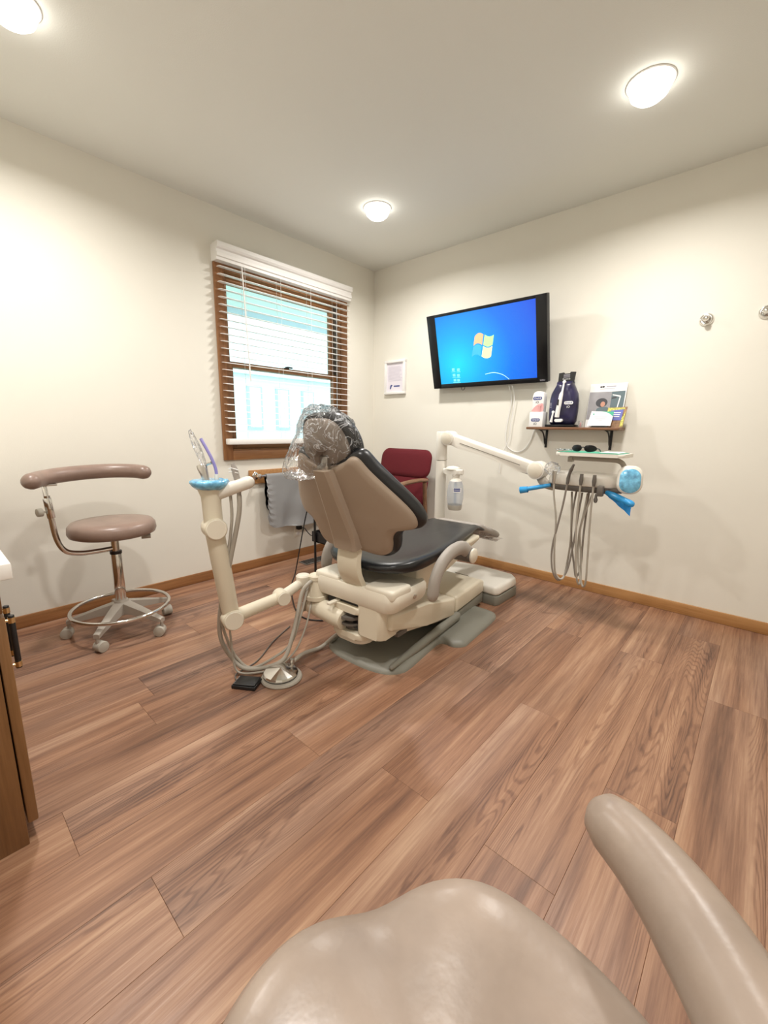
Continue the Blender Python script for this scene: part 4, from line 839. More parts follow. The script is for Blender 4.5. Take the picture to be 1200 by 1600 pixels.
# ------------------------------------------------------------------ wall shelf and what stands on it
sh = thing('wall_shelf', (1.862, -0.075, 1.078), 'small walnut wall shelf on two black iron brackets below the television', 'shelf')
bm = B(); rbox(bm, (1.577, -0.150, 1.078), (2.147, -0.001, 1.094), 0.004); finish('board', bm, 'walnut_x', sh)
for x_ in (1.665, 2.075):
    bm = B(); rbox(bm, (x_-0.008, -0.005, 0.955), (x_+0.008, 0.0, 1.077), 0.001); br_ = finish('bracket', bm, 'black', sh)
    bm = B(); rbox(bm, (x_-0.008, -0.13, 1.072), (x_+0.008, -0.004, 1.077), 0.001); finish('bracket_arm', bm, 'black', br_)
    bm = B(); tube(bm, crom([(x_, -0.006, 0.972), (x_, -0.028, 0.99), (x_, -0.045, 1.03), (x_, -0.075, 1.06), (x_, -0.11, 1.072)], 5), 0.005, 8); finish('bracket_brace', bm, 'black', br_)
ZS = 1.0945
NY = Vector((0, -1, 0))
# white and pink toothbrush carton
bx1 = thing('toothbrush_carton', (1.632, -0.10, ZS), 'white and pink toothbrush carton at the left end of the shelf', 'box')
bm = B(); rbox(bm, (1.588, -0.135, ZS), (1.680, -0.06, ZS+0.098), 0.002); finish('tray_box', bm, 'paper', bx1)
ol = [(-0.038, 0.09), (0.038, 0.09), (0.040, 0.20), (0.034, 0.222), (0.018, 0.232), (-0.018, 0.232), (-0.034, 0.222), (-0.040, 0.20)]
bm = B(); prism(bm, ol, lambda a, b, h: Vector((1.636+a, -0.126+h, ZS+b)), 0, 0.055, 0.006); finish('upper_pack', bm, 'paper', bx1)
m1 = plane_map((1.634, -0.1355, ZS), X_, Z_)
decal('pink_panel', [(p.x, p.y) for p in crom([(-0.036, 0.11, 0), (-0.015, 0.135, 0), (0.01, 0.15, 0), (0.036, 0.15, 0), (0.036, 0.10, 0), (-0.03, 0.10, 0)], 4, True)], (1.636, -0.1263, ZS), X_, Z_, 'pink', bx1)
for zz, yy in ((0.046, -0.1355), (0.187, -0.1265)):
    decal('brand_oval', rrect(0.060, 0.021, 0.010, 0, zz), (1.632, yy, ZS), X_, Z_, 'navy_print', bx1)
    lettering('brand_lettering', 'Oral-B', 0.017, (1.632, yy-0.001, ZS+zz), X_, Z_, 'paper', bx1)
    lettering('brand_lettering', 'iO', 0.022, (1.632, yy-0.0004, ZS+zz-0.026), X_, Z_, 'ink', bx1)
bm = B(); tube(bm, [(1.650, -0.130, ZS+0.10), (1.651, -0.130, ZS+0.135)], 0.006, 8); lathe(bm, (1.651, -0.124, ZS+0.142), NY, [(0.011, 0), (0.011, 0.006), (0.006, 0.008), (0, 0.008)], 14); finish('brush_head_print', bm, 'pink', bx1)
# dark domed toothbrush pack
pk = thing('toothbrush_pack', (1.79, -0.10, ZS), 'dark blue domed toothbrush pack with white brush standing on the shelf', 'package')
bm = B(); rbox(bm, (1.702, -0.145, ZS), (1.886, -0.045, ZS+0.016), 0.004); finish('stand', bm, 'black_gloss', pk)
half = [(0.0, 0.012), (0.070, 0.012), (0.084, 0.035), (0.088, 0.10), (0.088, 0.17), (0.080, 0.215), (0.062, 0.252), (0.050, 0.275), (0.05, 0.29), (0, 0.29)]
full = half + [(-a, b) for a, b in reversed(half[1:-1])]
bm = B(); pillow(bm, full, (0, 0.15), [(0, 0.040), (0.5, 0.040), (0.8, 0.034), (0.93, 0.02), (1, 0.0), (0.97, -0.035), (0, -0.035)], lambda a, b, h: Vector((1.792+a, -0.092-h, ZS+b))); finish('dome', bm, 'navy', pk, angle=60)
bm = B(); prism(bm, [(-0.050, 0.27), (0.048, 0.27), (0.056, 0.345), (0.026, 0.347), (0.02, 0.338), (-0.012, 0.337), (-0.018, 0.345), (-0.048, 0.342)], lambda a, b, h: Vector((1.794+a, -0.085-h, ZS+b)), -0.006, 0.006); finish('header_card', bm, 'black', pk, smooth=False)
bm = B(); tube(bm, [(1.775, -0.140, ZS+0.062), (1.778, -0.142, ZS+0.10), (1.786, -0.142, ZS+0.16), (1.790, -0.140, ZS+0.205), (1.794, -0.136, ZS+0.225), (1.798, -0.132, ZS+0.275)], [0.0145, 0.0145, 0.0135, 0.012, 0.006, 0.0055], 14); bb = finish('toothbrush_body', bm, 'paper', pk)
bm = B(); lathe(bm, (1.799, -0.126, ZS+0.282), NY, [(0.010, 0), (0.011, 0.006), (0.009, 0.012), (0, 0.013)], 14); finish('brush_head', bm, 'paper', bb)
bm = B(); prism(bm, rrect(0.010, 0.038, 0.004, 0, 0), plane_map((1.780, -0.156, ZS+0.155), X_, Z_), 0, 0.002); finish('power_button', bm, 'black', bb)
bm = B(); prism(bm, rrect(0.050, 0.020, 0.008), lambda a, b, h: Vector((1.787+a, -0.135-h, ZS+0.042+b)), -0.008, 0.012, 0.003); finish('charger', bm, 'paper', pk)
bm = B(); tube(bm, [(1.737, -0.134, ZS+0.032), (1.742, -0.136, ZS+0.06), (1.746, -0.136, ZS+0.09)], [0.010, 0.006, 0.005], 10); lathe(bm, (1.746, -0.131, ZS+0.096), NY, [(0.009, 0), (0.009, 0.006), (0, 0.008)], 12); finish('spare_head', bm, 'paper', pk)
decal('brand_oval', rrect(0.056, 0.020, 0.0095), (1.838, -0.1325, ZS+0.152), X_, Z_, 'paper', pk)
lettering('brand_lettering', 'Oral-B', 0.016, (1.838, -0.1338, ZS+0.152), X_, Z_, 'navy_print', pk)
lettering('brand_lettering', 'iO', 0.020, (1.838, -0.1335, ZS+0.127), X_, Z_, 'paper', pk)
lettering('brand_lettering', 'Oral-B iO', 0.012, (1.796, -0.0915, ZS+0.303), X_, Z_, 'paper', pk)
for i in range(3): decal('small_print', rect(0.040, 0.003, 0, 0.0), (1.797, -0.0912, ZS+0.315+0.007*i), X_, Z_, 'ink_gray', pk, 0.0003)
for i in range(4): decal('small_print', rect(0.030, 0.003, 0, 0.0), (1.730, -0.1275, ZS+0.125+0.009*i), X_, Z_, 'ink_gray', pk, 0.0003)
cu_ = thing('clear_plastic_case', (1.915, -0.10, ZS), 'tiny clear plastic case between toothbrush pack and brochure', 'case')
bm = B(); rbox(bm, (1.903, -0.115, ZS), (1.925, -0.09, ZS+0.040), 0.003); finish('case', bm, 'film_pale', cu_)
bm = B(); tube(bm, [(1.914, -0.102, ZS+0.002), (1.914, -0.102, ZS+0.030)], [0.006, 0.004], 10); finish('brush_head', bm, 'pink', cu_)
# brochure leaning against the wall
bA = X_; bU = Vector((0, 0.045, 0.262)).normalized(); bO = Vector((2.032, -0.060, ZS))
bmf = plane_map(bO, bA, bU, NY)
br2 = thing('brochure', (2.032, -0.05, ZS), 'white brochure with photo of a curly-haired person leaning on the wall', 'brochure')
bm = B(); prism(bm, [(-0.104, 0), (0.100, 0), (0.106, 0.274), (-0.106, 0.274)], bmf, -0.003, 0); finish('sheet', bm, 'paper', br2, smooth=False)
def bd(nm, poly, mt, lift=0.0003): bm = B(); prism(bm, poly, bmf, lift, lift+0.0004); return finish(nm, bm, mt, br2, smooth=False)
bd('photo_panel', [(-0.103, 0.05), (0.025, 0.05), (0.025, 0.222), (-0.104, 0.222)], 'photo_gray'); bd('photo_panel', [(0.025, 0.05), (0.098, 0.05), (0.099, 0.224), (0.025, 0.222)], 'photo_teal')
bd('hair_print', [(p.x, p.y) for p in crom([(-0.026+0.034*math.cos(t)*1.0, 0.155+0.028*math.sin(t), 0) for t in [2*PI*i/10 for i in range(10)]], 3, True)], 'ink', 0.0009)
bd('face_print', [(-0.02+0.013*math.cos(t)+0.002, 0.145+0.017*math.sin(t)) for t in [2*PI*i/16 for i in range(16)]], 'skin_print', 0.0015)
bd('shoulder_print', [(-0.055, 0.08), (-0.05, 0.118), (-0.03, 0.128), (0.006, 0.128), (0.025, 0.118), (0.025, 0.08)], 'photo_teal', 0.0009)
bd('arm_print', [(0.03, 0.205), (0.075, 0.196), (0.078, 0.190), (0.068, 0.11), (0.062, 0.11), (0.071, 0.188), (0.03, 0.199)], 'paper', 0.0009)
bd('lamp_print', [(0.028, 0.176), (0.055, 0.182), (0.055, 0.190), (0.028, 0.186)], 'ink', 0.0015)
bd('logo_mark', [(-0.042+0.007*math.cos(t), 0.253+0.006*math.sin(t)) for t in [2*PI*i/12 for i in range(12)]], 'ink'); bd('logo_mark', [(-0.029+0.007*math.cos(t), 0.254+0.006*math.sin(t)) for t in [2*PI*i/12 for i in range(12)]], 'ink')
bd('heading_line', rect(0.055, 0.006, 0.015, 0.255), 'ink_gray'); bd('heading_line', rect(0.085, 0.003, -0.005, 0.240), 'ink_gray')
# card in a black stand
cd_ = thing('card_stand', (2.033, -0.125, ZS), 'white card with green corner in a low black stand on the shelf', 'card')
cO = Vector((2.033, -0.132, ZS+0.004)); cU = Vector((0, 0.03, 0.09)).normalized(); cmf = plane_map(cO, X_, cU, NY)
bm = B(); prism(bm, [(-0.036, 0), (0.036, 0), (0.030, 0.010), (-0.030, 0.010)], lambda a, b, h: Vector((2.033+a*1.3, -0.130+h, ZS+b)), -0.014, 0.022); finish('stand', bm, 'black', cd_, smooth=False)
bm = B(); prism(bm, [(-0.072, 0.006), (0.062, 0.006), (0.068, 0.095), (-0.060, 0.100)], cmf, -0.0015, 0); finish('card', bm, 'paper', cd_, smooth=False)
bm = B(); prism(bm, [(p.x, p.y) for p in crom([(-0.005, 0.097, 0), (0.035, 0.088, 0), (0.066, 0.065, 0)], 5)] + [(0.068, 0.095)], cmf, 0.0003, 0.0007); finish('green_corner', bm, 'green_paper', cd_, smooth=False)
for w_, y_ in ((0.075, 0.062), (0.06, 0.050), (0.02, 0.041)):
    bm = B(); prism(bm, rect(w_, 0.0025, -0.002, y_), cmf, 0.0003, 0.0007); finish('text_line', bm, 'ink_gray', cd_, smooth=False)
bm = B(); prism(bm, rect(0.008, 0.008, -0.045, 0.080), cmf, 0.0003, 0.0007); finish('logo_mark', bm, 'green_paper', cd_, smooth=False)
lf = thing('leaflet', (2.115, -0.095, ZS), 'blue and yellow flowered leaflet with brown border at the shelf end', 'leaflet')
lmf = plane_map((2.105, -0.100, ZS), X_, Vector((0, 0.03, 0.11)).normalized(), NY)
def ld_(nm, poly, h, mt): bm = B(); prism(bm, poly, lmf, h, h+0.001); finish(nm, bm, mt, lf, smooth=False)
ld_('sheet', [(-0.05, 0.0), (0.050, 0.0), (0.058, 0.128), (-0.050, 0.124)], -0.001, 'leaflet_brown')
ld_('flower_border', [(-0.049, 0.10), (0.045, 0.112), (0.046, 0.123), (-0.049, 0.123)], 0.0004, 'leaflet_yellow')
ld_('flower_border', [(0.032, 0.006), (0.048, 0.006), (0.052, 0.10), (0.036, 0.06)], 0.0004, 'leaflet_yellow')
ld_('blue_panel', [(-0.028, 0.045), (0.034, 0.045), (0.040, 0.112), (-0.030, 0.106)], 0.0012, 'leaflet_blue')
for w_, y_ in ((0.046, 0.092), (0.040, 0.080), (0.036, 0.068)): ld_('text_line', rect(w_, 0.005, 0.004, y_), 0.002, 'paper')

# ------------------------------------------------------------------ small framed notice, hooks
pf = thing('picture_frame', (0.28, -0.01, 1.38), 'small white-framed notice on the wall left of the television', 'picture frame')
for nm, lo, hi in (('frame_rail', (0.160, -0.028, 1.640), (0.398, 0, 1.662)), ('frame_rail', (0.160, -0.028, 1.372), (0.398, 0, 1.394)), ('frame_stile', (0.160, -0.028, 1.394), (0.184, 0, 1.640)), ('frame_stile', (0.374, -0.028, 1.394), (0.398, 0, 1.640))):
    bm = B(); rbox(bm, lo, hi, 0.003); finish(nm, bm, 'white', pf)
mat('notice_paper', (0.78, 0.74, 0.80), 0.6)
bm = B(); rbox(bm, (0.184, -0.010, 1.394), (0.374, -0.002, 1.640)); finish('notice', bm, 'notice_paper', pf, smooth=False)
random.seed(3)
for i in range(13):
    w_ = 0.13+0.03*random.random(); bm = B(); rbox(bm, (0.196, -0.0112, 1.605-i*0.0098), (0.196+w_, -0.010, 1.6085-i*0.0098)); finish('text_line', bm, 'notice_ink', pf, smooth=False)
bm = B(); prism(bm, [(-0.02, -0.02), (-0.008, -0.02), (0.0, 0.0), (0.012, 0.012), (0.0, 0.018), (-0.014, 0.010)], plane_map((0.235, -0.010, 1.438), X_, Z_), 0, 0.001); finish('logo_mark', bm, 'navy_print', pf, smooth=False)
bm = B(); rbox(bm, (0.262, -0.0112, 1.436), (0.330, -0.010, 1.447)); finish('signature_line', bm, 'navy_print', pf, smooth=False)
for x_, lab in ((2.478, 'round chrome wall hook on the right wall, the one wholly in view'), (2.722, 'chrome wall hook cut by the right edge of the picture')):
    hk = thing('wall_hook', (x_, 0, 1.67), lab, 'hook', 'chrome wall hooks')
    bm = B(); lathe(bm, (x_, 0, 1.67), NY, [(0.033, 0), (0.033, 0.004), (0.029, 0.010), (0.022, 0.012), (0.012, 0.008)], 28); finish('rose', bm, 'chrome', hk)
    bm = B(); lathe(bm, (x_, -0.010, 1.67), NY, [(0.008, 0), (0.007, 0.018), (0.012, 0.024), (0.015, 0.032), (0.012, 0.039), (0, 0.041)], 20); finish('knob', bm, 'chrome', hk)

# ------------------------------------------------------------------ towel rail, towel, outlet, floor register, cords
tb = thing('towel_rail', (0.03, -0.96, 0.65), 'oak-backed chrome towel rail under the window', 'towel rail')
bm = B(); rbox(bm, (0, -1.330, 0.652), (0.018, -0.55, 0.753), 0.003); finish('backboard', bm, 'oak_x', tb)
for y_ in (-1.285, -0.60):
    bm = B(); lathe(bm, (0.018, y_, 0.712), X_, [(0.028, 0), (0.028, 0.005), (0.022, 0.010), (0.013, 0.014), (0.012, 0.040), (0.017, 0.046), (0.017, 0.066), (0.012, 0.070), (0, 0.071)], 24); finish('rail_post', bm, 'chrome', tb)
bm = B(); cyl(bm, (0.072, -1.285, 0.712), (0.072, -0.60, 0.712), 0.010, None, 14); finish('rail', bm, 'chrome', tb)
bm = B(); rows = []; NYc, NS = 60, 46
for i in range(NYc+1):
    t = i/NYc; y = -1.232+0.652*t; row = []
    edge = min(t, 1-t)*0.652; rr = 0.085
    zb = 0.300 + 0.006*math.sin(9*t) - 0.012*t + (rr-math.sqrt(max(0, rr*rr-(rr-edge)**2)) if edge < rr else 0)
    back = 0.42 + (rr-math.sqrt(max(0, rr*rr-(rr-edge)**2)) if edge < rr else 0)
    for j in range(NS+1):
        s = j/NS
        if s < 0.3: z = back+(0.712-back)*(s/0.3); x = 0.056
        elif s < 0.4: a = (s-0.3)/0.1*PI; x = 0.072-0.0145*math.cos(a); z = 0.712+0.0145*math.sin(a)
        else: f = (s-0.4)/0.6; z = 0.712-(0.712-zb)*f; x = 0.0865
        if s >= 0.4:
            f = (s-0.4)/0.6
            x += 0.010*f*math.sin(11*t+2.2*f)*min(1, 3*f) + 0.006*math.sin(25*t+4*f)*f
            le = max(0, 1-t/0.12); x += le*0.008*math.sin(f*52+t*30)*min(1, 5*f)
            x += 0.012*noise.noise(Vector((t*5, f*3, 1.3)))*f
        row.append(bm.verts.new((max(x, 0.03), y+0.004*math.sin(j*0.8)*(t < 0.05), z)))
    rows.append(row)
for a, b in zip(rows, rows[1:]):
    for j in range(NS): bm.faces.new((a[j], a[j+1], b[j+1], b[j]))
bmesh.ops.solidify(bm, geom=bm.faces[:], thickness=0.0025); tag(finish('towel', bm, 'towel', None, angle=80), 'grey cloth bib folded over the towel rail under the window', 'towel')
ol_ = thing('wall_outlet', (0.004, -0.905, 0.19), 'white wall outlet with black plug near the floor below the grey cloth', 'outlet')
bm = B(); rbox(bm, (0, -0.94, 0.175), (0.006, -0.87, 0.29), 0.002); finish('plate', bm, 'wall', ol_)
for z_ in (0.205, 0.255):
    bm = B(); rbox(bm, (0.006, -0.921, z_-0.014), (0.0075, -0.889, z_+0.014), 0.0005); finish('socket', bm, 'white', ol_)
pg = thing('black_charger_cord', (0.03, -0.905, 0.2), 'black plug and cord running from the wall outlet to the cart', 'cord')
bm = B(); rbox(bm, (0.0078, -0.925, 0.240), (0.045, -0.885, 0.272), 0.006); finish('plug', bm, 'black', pg)
bm = B(); tube(bm, crom([(0.045, -0.905, 0.255), (0.09, -0.90, 0.26), (0.16, -0.92, 0.24), (0.24, -0.95, 0.235), (0.32, -0.985, 0.265)], 5), 0.004, 8); finish('cord', bm, 'black', pg)
fv = thing('floor_register', (0.185, -0.87, 0), 'brown metal floor register by the window wall', 'vent')
bm = B(); rbox(bm, (0.13, -1.0, 0.0), (0.24, -0.72, 0.005), 0.002); finish('frame', bm, 'dark_gray', fv)
for i in range(12):
    bm = B(); rbox(bm, (0.145, -0.985+i*0.022, 0.005), (0.225, -0.985+i*0.022+0.012, 0.0075)); finish('louvre', bm, 'black', fv, smooth=False)
bm = B(); tube(bm, crom([(0.485, -1.135, 0.58), (0.475, -1.165, 0.50), (0.462, -1.195, 0.36), (0.450, -1.225, 0.20), (0.445, -1.26, 0.05), (0.50, -1.33, 0.006), (0.68, -1.46, 0.005), (0.90, -1.585, 0.005), (1.02, -1.60, 0.005), (1.10, -1.55, 0.005)], 6), 0.004, 8); tag(finish('black_power_cord', bm, 'black'), 'long black power cord hanging from the cart to the floor behind the dental chair', 'cord')

# ------------------------------------------------------------------ black cart behind the dental chair
ct = thing('utility_cart', (0.70, -0.98, 0), 'black metal utility cart half hidden behind the dental chair', 'cart')
cx0, cx1, cy0, cy1 = 0.50, 0.90, -1.12, -0.99
for x_ in (cx0, cx1):
    for y_ in (cy0, cy1):
        bm = B(); cyl(bm, (x_, y_, 0.035), (x_, y_, 0.62), 0.0085, None, 12); finish('post', bm, 'black', ct)
        bm = B(); cyl(bm, (x_-0.008, y_, 0.018), (x_+0.008, y_, 0.018), 0.018, None, 16, 0.002); finish('caster', bm, 'black', ct)
for z_ in (0.26, 0.56):
    x0, x1, y0, y1 = cx0-0.045, cx1+0.03, cy0+0.009, cy1+0.12
    bm = B(); rbox(bm, (x0, y0, z_), (x1, y1, z_+0.006))
    for lo, hi in (((x0, y0, z_), (x1, y0+0.005, z_+0.075)), ((x0, y1-0.005, z_), (x1, y1, z_+0.075)), ((x0, y0, z_), (x0+0.005, y1, z_+0.075)), ((x1-0.005, y0, z_), (x1, y1, z_+0.075))):
        rbox(bm, lo, hi)
    finish('tray_shelf', bm, 'black', ct, smooth=False)
bm = B(); rbox(bm, (0.50, -1.09, 0.268), (0.74, -0.90, 0.318), 0.004, M=None); tag(finish('paper_stack', bm, 'paper'), 'white paper stack lying in the lower tray of the black cart', 'papers')

# ------------------------------------------------------------------ red chair in the corner
rc = thing('red_armchair', (0.54, -0.48, 0), 'red upholstered armchair with wooden arms in the corner', 'chair')
def rpad(nm, ol, c, prof, mf, mt='red_fabric'): bm = B(); pillow(bm, ol, c, prof, mf); return finish(nm, bm, mt, rc, angle=80)
pro = [(0, 0.032), (0.6, 0.032), (0.88, 0.026), (0.97, 0.014), (1, 0), (0.97, -0.014), (0.88, -0.022), (0, -0.022)]
tilt = lambda a, b, h: Vector((0.525+a, -0.215-h+ (b-0.45)*0.20, b))
rpad('back_cushion', rrect(0.545, 0.235, 0.075, 0.0, 0.785, 6), (0, 0.785), pro, tilt)
rpad('lower_back', [(-0.25, 0.42), (0.25, 0.42), (0.268, 0.55), (0.270, 0.67), (0.235, 0.685), (-0.235, 0.685), (-0.270, 0.67), (-0.268, 0.55)], (0, 0.55), [(s, h*0.7) for s, h in pro], tilt)
rpad('seat_cushion', rrect(0.50, 0.48, 0.06, 0.525, -0.49, 6), (0.525, -0.49), [(0, 0.47), (0.6, 0.468), (0.9, 0.458), (0.98, 0.44), (1, 0.42), (0.97, 0.395), (0.9, 0.39), (0, 0.39)], lambda a, b, h: Vector((a, b, h)))
for s in (-1, 1):
    x_ = 0.525+0.288*s
    bm = B(); tube(bm, crom([(x_, -0.235, 0.665), (x_, -0.33, 0.672), (x_, -0.48, 0.665), (x_, -0.60, 0.650), (x_, -0.66, 0.63)], 4), 0.020, 12, sx=1.3, sy=0.8, xdir=X_, round_cap=True); finish('armrest', bm, 'armwood', rc)
    for ya, yb in ((-0.62, -0.66), (-0.25, -0.20)):
        bm = B(); tube(bm, [(x_, ya, 0.65), (x_, (ya+yb)/2, 0.36), (x_, yb, 0.0)], [0.017, 0.018, 0.014], 10); finish('leg', bm, 'armwood', rc)
    bm = B(); rbox(bm, (x_-0.012, -0.64, 0.35), (x_+0.012, -0.23, 0.39), 0.004); finish('side_rail', bm, 'armwood', rc)
bm = B(); rbox(bm, (0.25, -0.66, 0.35), (0.80, -0.635, 0.39), 0.004); finish('front_rail', bm, 'armwood', rc)

# ------------------------------------------------------------------ stools
def stool_base(t, c, ring_z, ring_r, leg_r, col_top, rot, mesh_mat='stool_base'):
    cx, cy = c
    bm = B(); lathe(bm, (cx, cy, 0.095), Z_, [(0.040, 0), (0.045, 0.02), (0.036, 0.06), (0.032, 0.075), (0.0, 0.075)], 24); finish('hub', bm, mesh_mat, t)
    bm = B(); cyl(bm, (cx, cy, 0.165), (cx, cy, 0.165+(col_top-0.165)*0.72), 0.025, None, 24, 0.002); finish('gas_column', bm, 'chrome', t)
    bm = B(); cyl(bm, (cx, cy, 0.165+(col_top-0.165)*0.70), (cx, cy, 0.165+(col_top-0.165)*0.74), 0.027, None, 20); finish('column_collar', bm, 'black', t)
    bm = B(); cyl(bm, (cx, cy, 0.165+(col_top-0.165)*0.73), (cx, cy, col_top), 0.019, None, 20); finish('piston', bm, 'chrome', t)
    for i in range(5):
        a = rot+2*PI*i/5; d = Vector((math.cos(a), math.sin(a), 0)); p = Vector((-d.y, d.x, 0)); o_ = Vector((cx, cy, 0))
        bm = B(); rows = []
        for f, zt, zb, hw_ in ((0.03, 0.165, 0.105, 0.026), (0.45, 0.135, 0.098, 0.021), (0.85, 0.104, 0.082, 0.016), (1.0, 0.092, 0.075, 0.014)):
            q = o_+d*leg_r*f; rows.append([bm.verts.new(q+p*hw_*s+Z_*z) for s, z in ((-1, zb), (1, zb), (1, zt), (0.5, zt+0.004), (-0.5, zt+0.004), (-1, zt))])
        for r1, r2 in zip(rows, rows[1:]):
            for j in range(6): bm.faces.new((r1[j], r1[(j+1) % 6], r2[(j+1) % 6], r2[j]))
        bm.faces.new(rows[0]); bm.faces.new(rows[-1][::-1]); lg = finish('leg', bm, mesh_mat, t, angle=30)
        q = o_+d*(leg_r-0.008); e = a+1.1+i*0.9; ax = Vector((math.cos(e), math.sin(e), 0)); w0 = q+Vector((-ax.y, ax.x, 0))*0.012+Z_*0.027
        bm = B(); cyl(bm, q+Z_*0.045, q+Z_*0.085, 0.008, None, 10); finish('caster_stem', bm, mesh_mat, lg)
        bm = B(); cyl(bm, w0-ax*0.023, w0+ax*0.023, 0.027, None, 24, 0.004); finish('caster_wheel', bm, 'caster', lg)
    bm = B(); tube(bm, [(cx+ring_r*math.cos(2*PI*i/64), cy+ring_r*math.sin(2*PI*i/64), ring_z) for i in range(64)], 0.0095, 10, closed=True); finish('foot_ring', bm, 'chrome', t)
st = thing('dental_stool', (0.41, -2.34, 0), 'taupe vinyl stool with round seat and curved arm by the left wall', 'stool', 'taupe dental stools')
stool_base(st, (0.41, -2.34), 0.135, 0.222, 0.245, 0.53, math.radians(-43))
bm = B(); lathe(bm, (0.41, -2.34, 0.525), Z_, [(0.0, 0.0), (0.175, 0.0), (0.188, 0.006), (0.194, 0.022), (0.191, 0.050), (0.178, 0.066), (0.14, 0.073), (0.07, 0.075), (0, 0.075)], 48); finish('seat', bm, 'vinyl_taupe', st, angle=80)
bm = B(); rbox(bm, (0.36, -2.40, 0.508), (0.46, -2.28, 0.524), 0.004); finish('seat_plate', bm, 'dark_gray', st)
bm = B(); tube(bm, [(0.44, -2.33, 0.515), (0.47, -2.24, 0.512), (0.478, -2.222, 0.51)], 0.005, 8); cyl(bm, (0.475, -2.235, 0.503), (0.49, -2.195, 0.503), 0.013, None, 12, 0.002); finish('height_lever', bm, 'tube_gray', st)
bm = B(); tube(bm, crom([(0.41, -2.345, 0.450), (0.405, -2.42, 0.448), (0.40, -2.49, 0.452), (0.40, -2.545, 0.475), (0.40, -2.572, 0.54), (0.40, -2.582, 0.66), (0.40, -2.586, 0.745)], 6), 0.0125, 14, sx=1.0); finish('arm_tube', bm, 'chrome', st)
bm = B(); cyl(bm, (0.40, -2.580, 0.64), (0.40, -2.587, 0.735), 0.0165, None, 16, 0.002); cyl(bm, (0.40, -2.587, 0.73), (0.39, -2.59, 0.80), 0.010, None, 12); finish('tube_sleeve', bm, 'chrome', st)
bm = B(); cyl(bm, (0.40, -2.588, 0.672), (0.405, -2.612, 0.672), 0.005, None, 10); cyl(bm, (0.405, -2.610, 0.672), (0.41, -2.632, 0.672), 0.019, None, 18, 0.003); finish('clamp_knob', bm, 'caster', st)
pts_ = crom([(0.475, -2.645, 0.822), (0.415, -2.60, 0.826), (0.355, -2.52, 0.831), (0.325, -2.41, 0.835), (0.330, -2.30, 0.836), (0.375, -2.215, 0.833), (0.425, -2.178, 0.828)], 6)
bm = B(); tube(bm, pts_, [0.036]*len(pts_), 18, sx=1.0, sy=1.0, round_cap=True); finish('arm_bolster', bm, 'vinyl_taupe', st, angle=80)
bm = B(); rbox(bm, (0.36, -2.60, 0.790), (0.42, -2.545, 0.798), 0.002); finish('bolster_bracket', bm, 'brushed', st)

ns = thing('dental_stool', (2.735, -2.785, 0), 'beige vinyl stool close to the viewer with contoured seat and curved arm', 'stool', 'taupe dental stools')
stool_base(ns, (2.735, -2.785), 0.15, 0.20, 0.245, 0.45, math.radians(10))
SR = 0.236; SZ = 0.475
ol = [(SR*math.cos(2*PI*i/96), SR*math.sin(2*PI*i/96)) for i in range(96)]
dang = math.radians(151)
def nmap(a, b, h):
    r = math.hypot(a, b)/SR; th = math.atan2(b, a); d1 = (th-dang+PI) % (2*PI)-PI
    dip = math.exp(-(d1/0.26)**2); bump = math.exp(-((d1+0.62)/0.30)**2)*0.9+math.exp(-((d1-0.62)/0.32)**2)*0.5
    z = SZ+h+(r**2.2)*(0.014*bump-0.020*dip)*(h > 0.0)+0.006*math.sin(2*(th-dang)+1.2)*r
    k = 1+0.018*bump*r-0.045*dip*r
    return Vector((2.735+a*k, -2.785+b*k, z))
bm = B(); pillow(bm, ol, (0, 0), [(0, 0.047), (0.2, 0.047), (0.4, 0.048), (0.6, 0.050), (0.75, 0.052), (0.86, 0.050), (0.93, 0.045), (0.975, 0.030), (1.0, 0.005), (0.995, -0.02), (0.97, -0.032), (0.9, -0.036), (0, -0.036)], nmap); finish('seat', bm, 'vinyl_beige', ns, angle=80)
bm = B(); pts_ = [nmap(SR*0.985*math.cos(2*PI*i/96), SR*0.985*math.sin(2*PI*i/96), 0.0185) for i in range(96)]; tube(bm, pts_, 0.0016, 6, closed=True); finish('seat_welt', bm, 'vinyl_beige', ns)
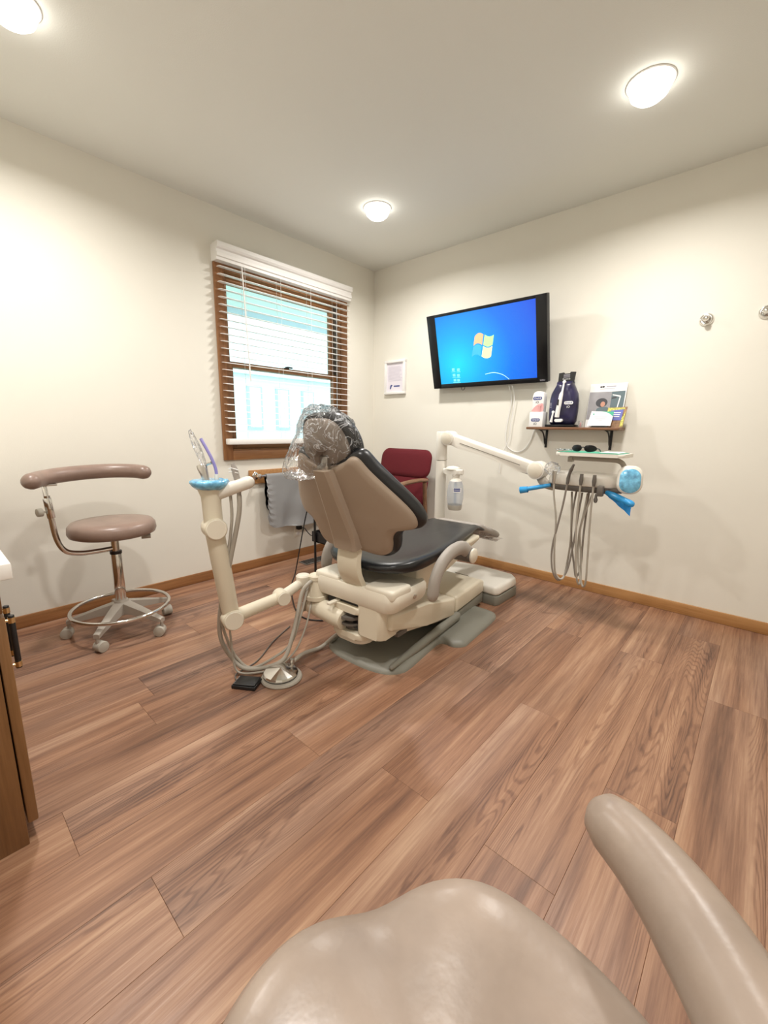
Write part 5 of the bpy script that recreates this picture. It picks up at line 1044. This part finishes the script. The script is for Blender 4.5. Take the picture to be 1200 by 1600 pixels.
pts_ = crom([(2.748, -2.470, 0.600), (2.788, -2.498, 0.604), (2.832, -2.542, 0.609), (2.874, -2.598, 0.614), (2.918, -2.672, 0.620), (2.95, -2.75, 0.620), (2.95, -2.85, 0.618), (2.92, -2.95, 0.612)], 8)
bm = B(); tube(bm, pts_, [0.034+0.008*min(1, i/18) for i in range(len(pts_))], 24, sx=1.0, sy=1.0, round_cap=True); finish('arm_bolster', bm, 'vinyl_beige', ns, angle=80)
bm = B(); tube(bm, crom([(2.735, -2.785, 0.37), (2.82, -2.775, 0.368), (2.93, -2.765, 0.375), (2.985, -2.76, 0.42), (2.99, -2.76, 0.50), (2.985, -2.76, 0.58), (2.955, -2.76, 0.605)], 6), 0.0125, 14); finish('arm_tube', bm, 'chrome', ns)

# ------------------------------------------------------------------ cabinet and countertop at the left edge
cb = thing('base_cabinet', (0.77, -3.2, 0), 'brown wooden base cabinet with black bar handles at the left edge', 'cabinet')
bm = B(); rbox(bm, (0.002, RY+0.002, 0.0), (1.545, -2.905, 0.718), 0.002); finish('carcass', bm, 'cabinet_z', cb)
dw = 0.305; xr = 1.545
for i in range(5):
    xa, xb = xr-(i+1)*dw+0.003, xr-i*dw-0.001
    bm = B(); rbox(bm, (xa, -2.902, 0.057), (xb, -2.880, 0.619), 0.004); do = finish('door', bm, 'cabinet_z', cb)
    bm = B(); rbox(bm, (xa, -2.902, 0.628), (xb, -2.882, 0.712), 0.004); dr = finish('drawer', bm, 'cabinet_z', cb)
    hx_ = xa+0.045 if i % 2 == 0 else xb-0.045
    bm = B(); cyl(bm, (hx_, -2.848, 0.370), (hx_, -2.848, 0.532), 0.0075, None, 12, 0.001); hn = finish('handle', bm, 'black', do)
    for z_ in (0.382, 0.518):
        bm = B(); cyl(bm, (hx_, -2.881, z_), (hx_, -2.848, z_), 0.0045, None, 10); cyl(bm, (hx_, -2.848, z_-0.008), (hx_, -2.848, z_+0.008), 0.0085, None, 12); finish('brass_fitting', bm, 'brass', do)
bm = B(); rbox(bm, (0.002, RY+0.002, 0.719), (1.585, -2.858, 0.757), 0.004); tag(finish('countertop', bm, 'counter'), 'white countertop on the wooden cabinet at the left edge', 'countertop')
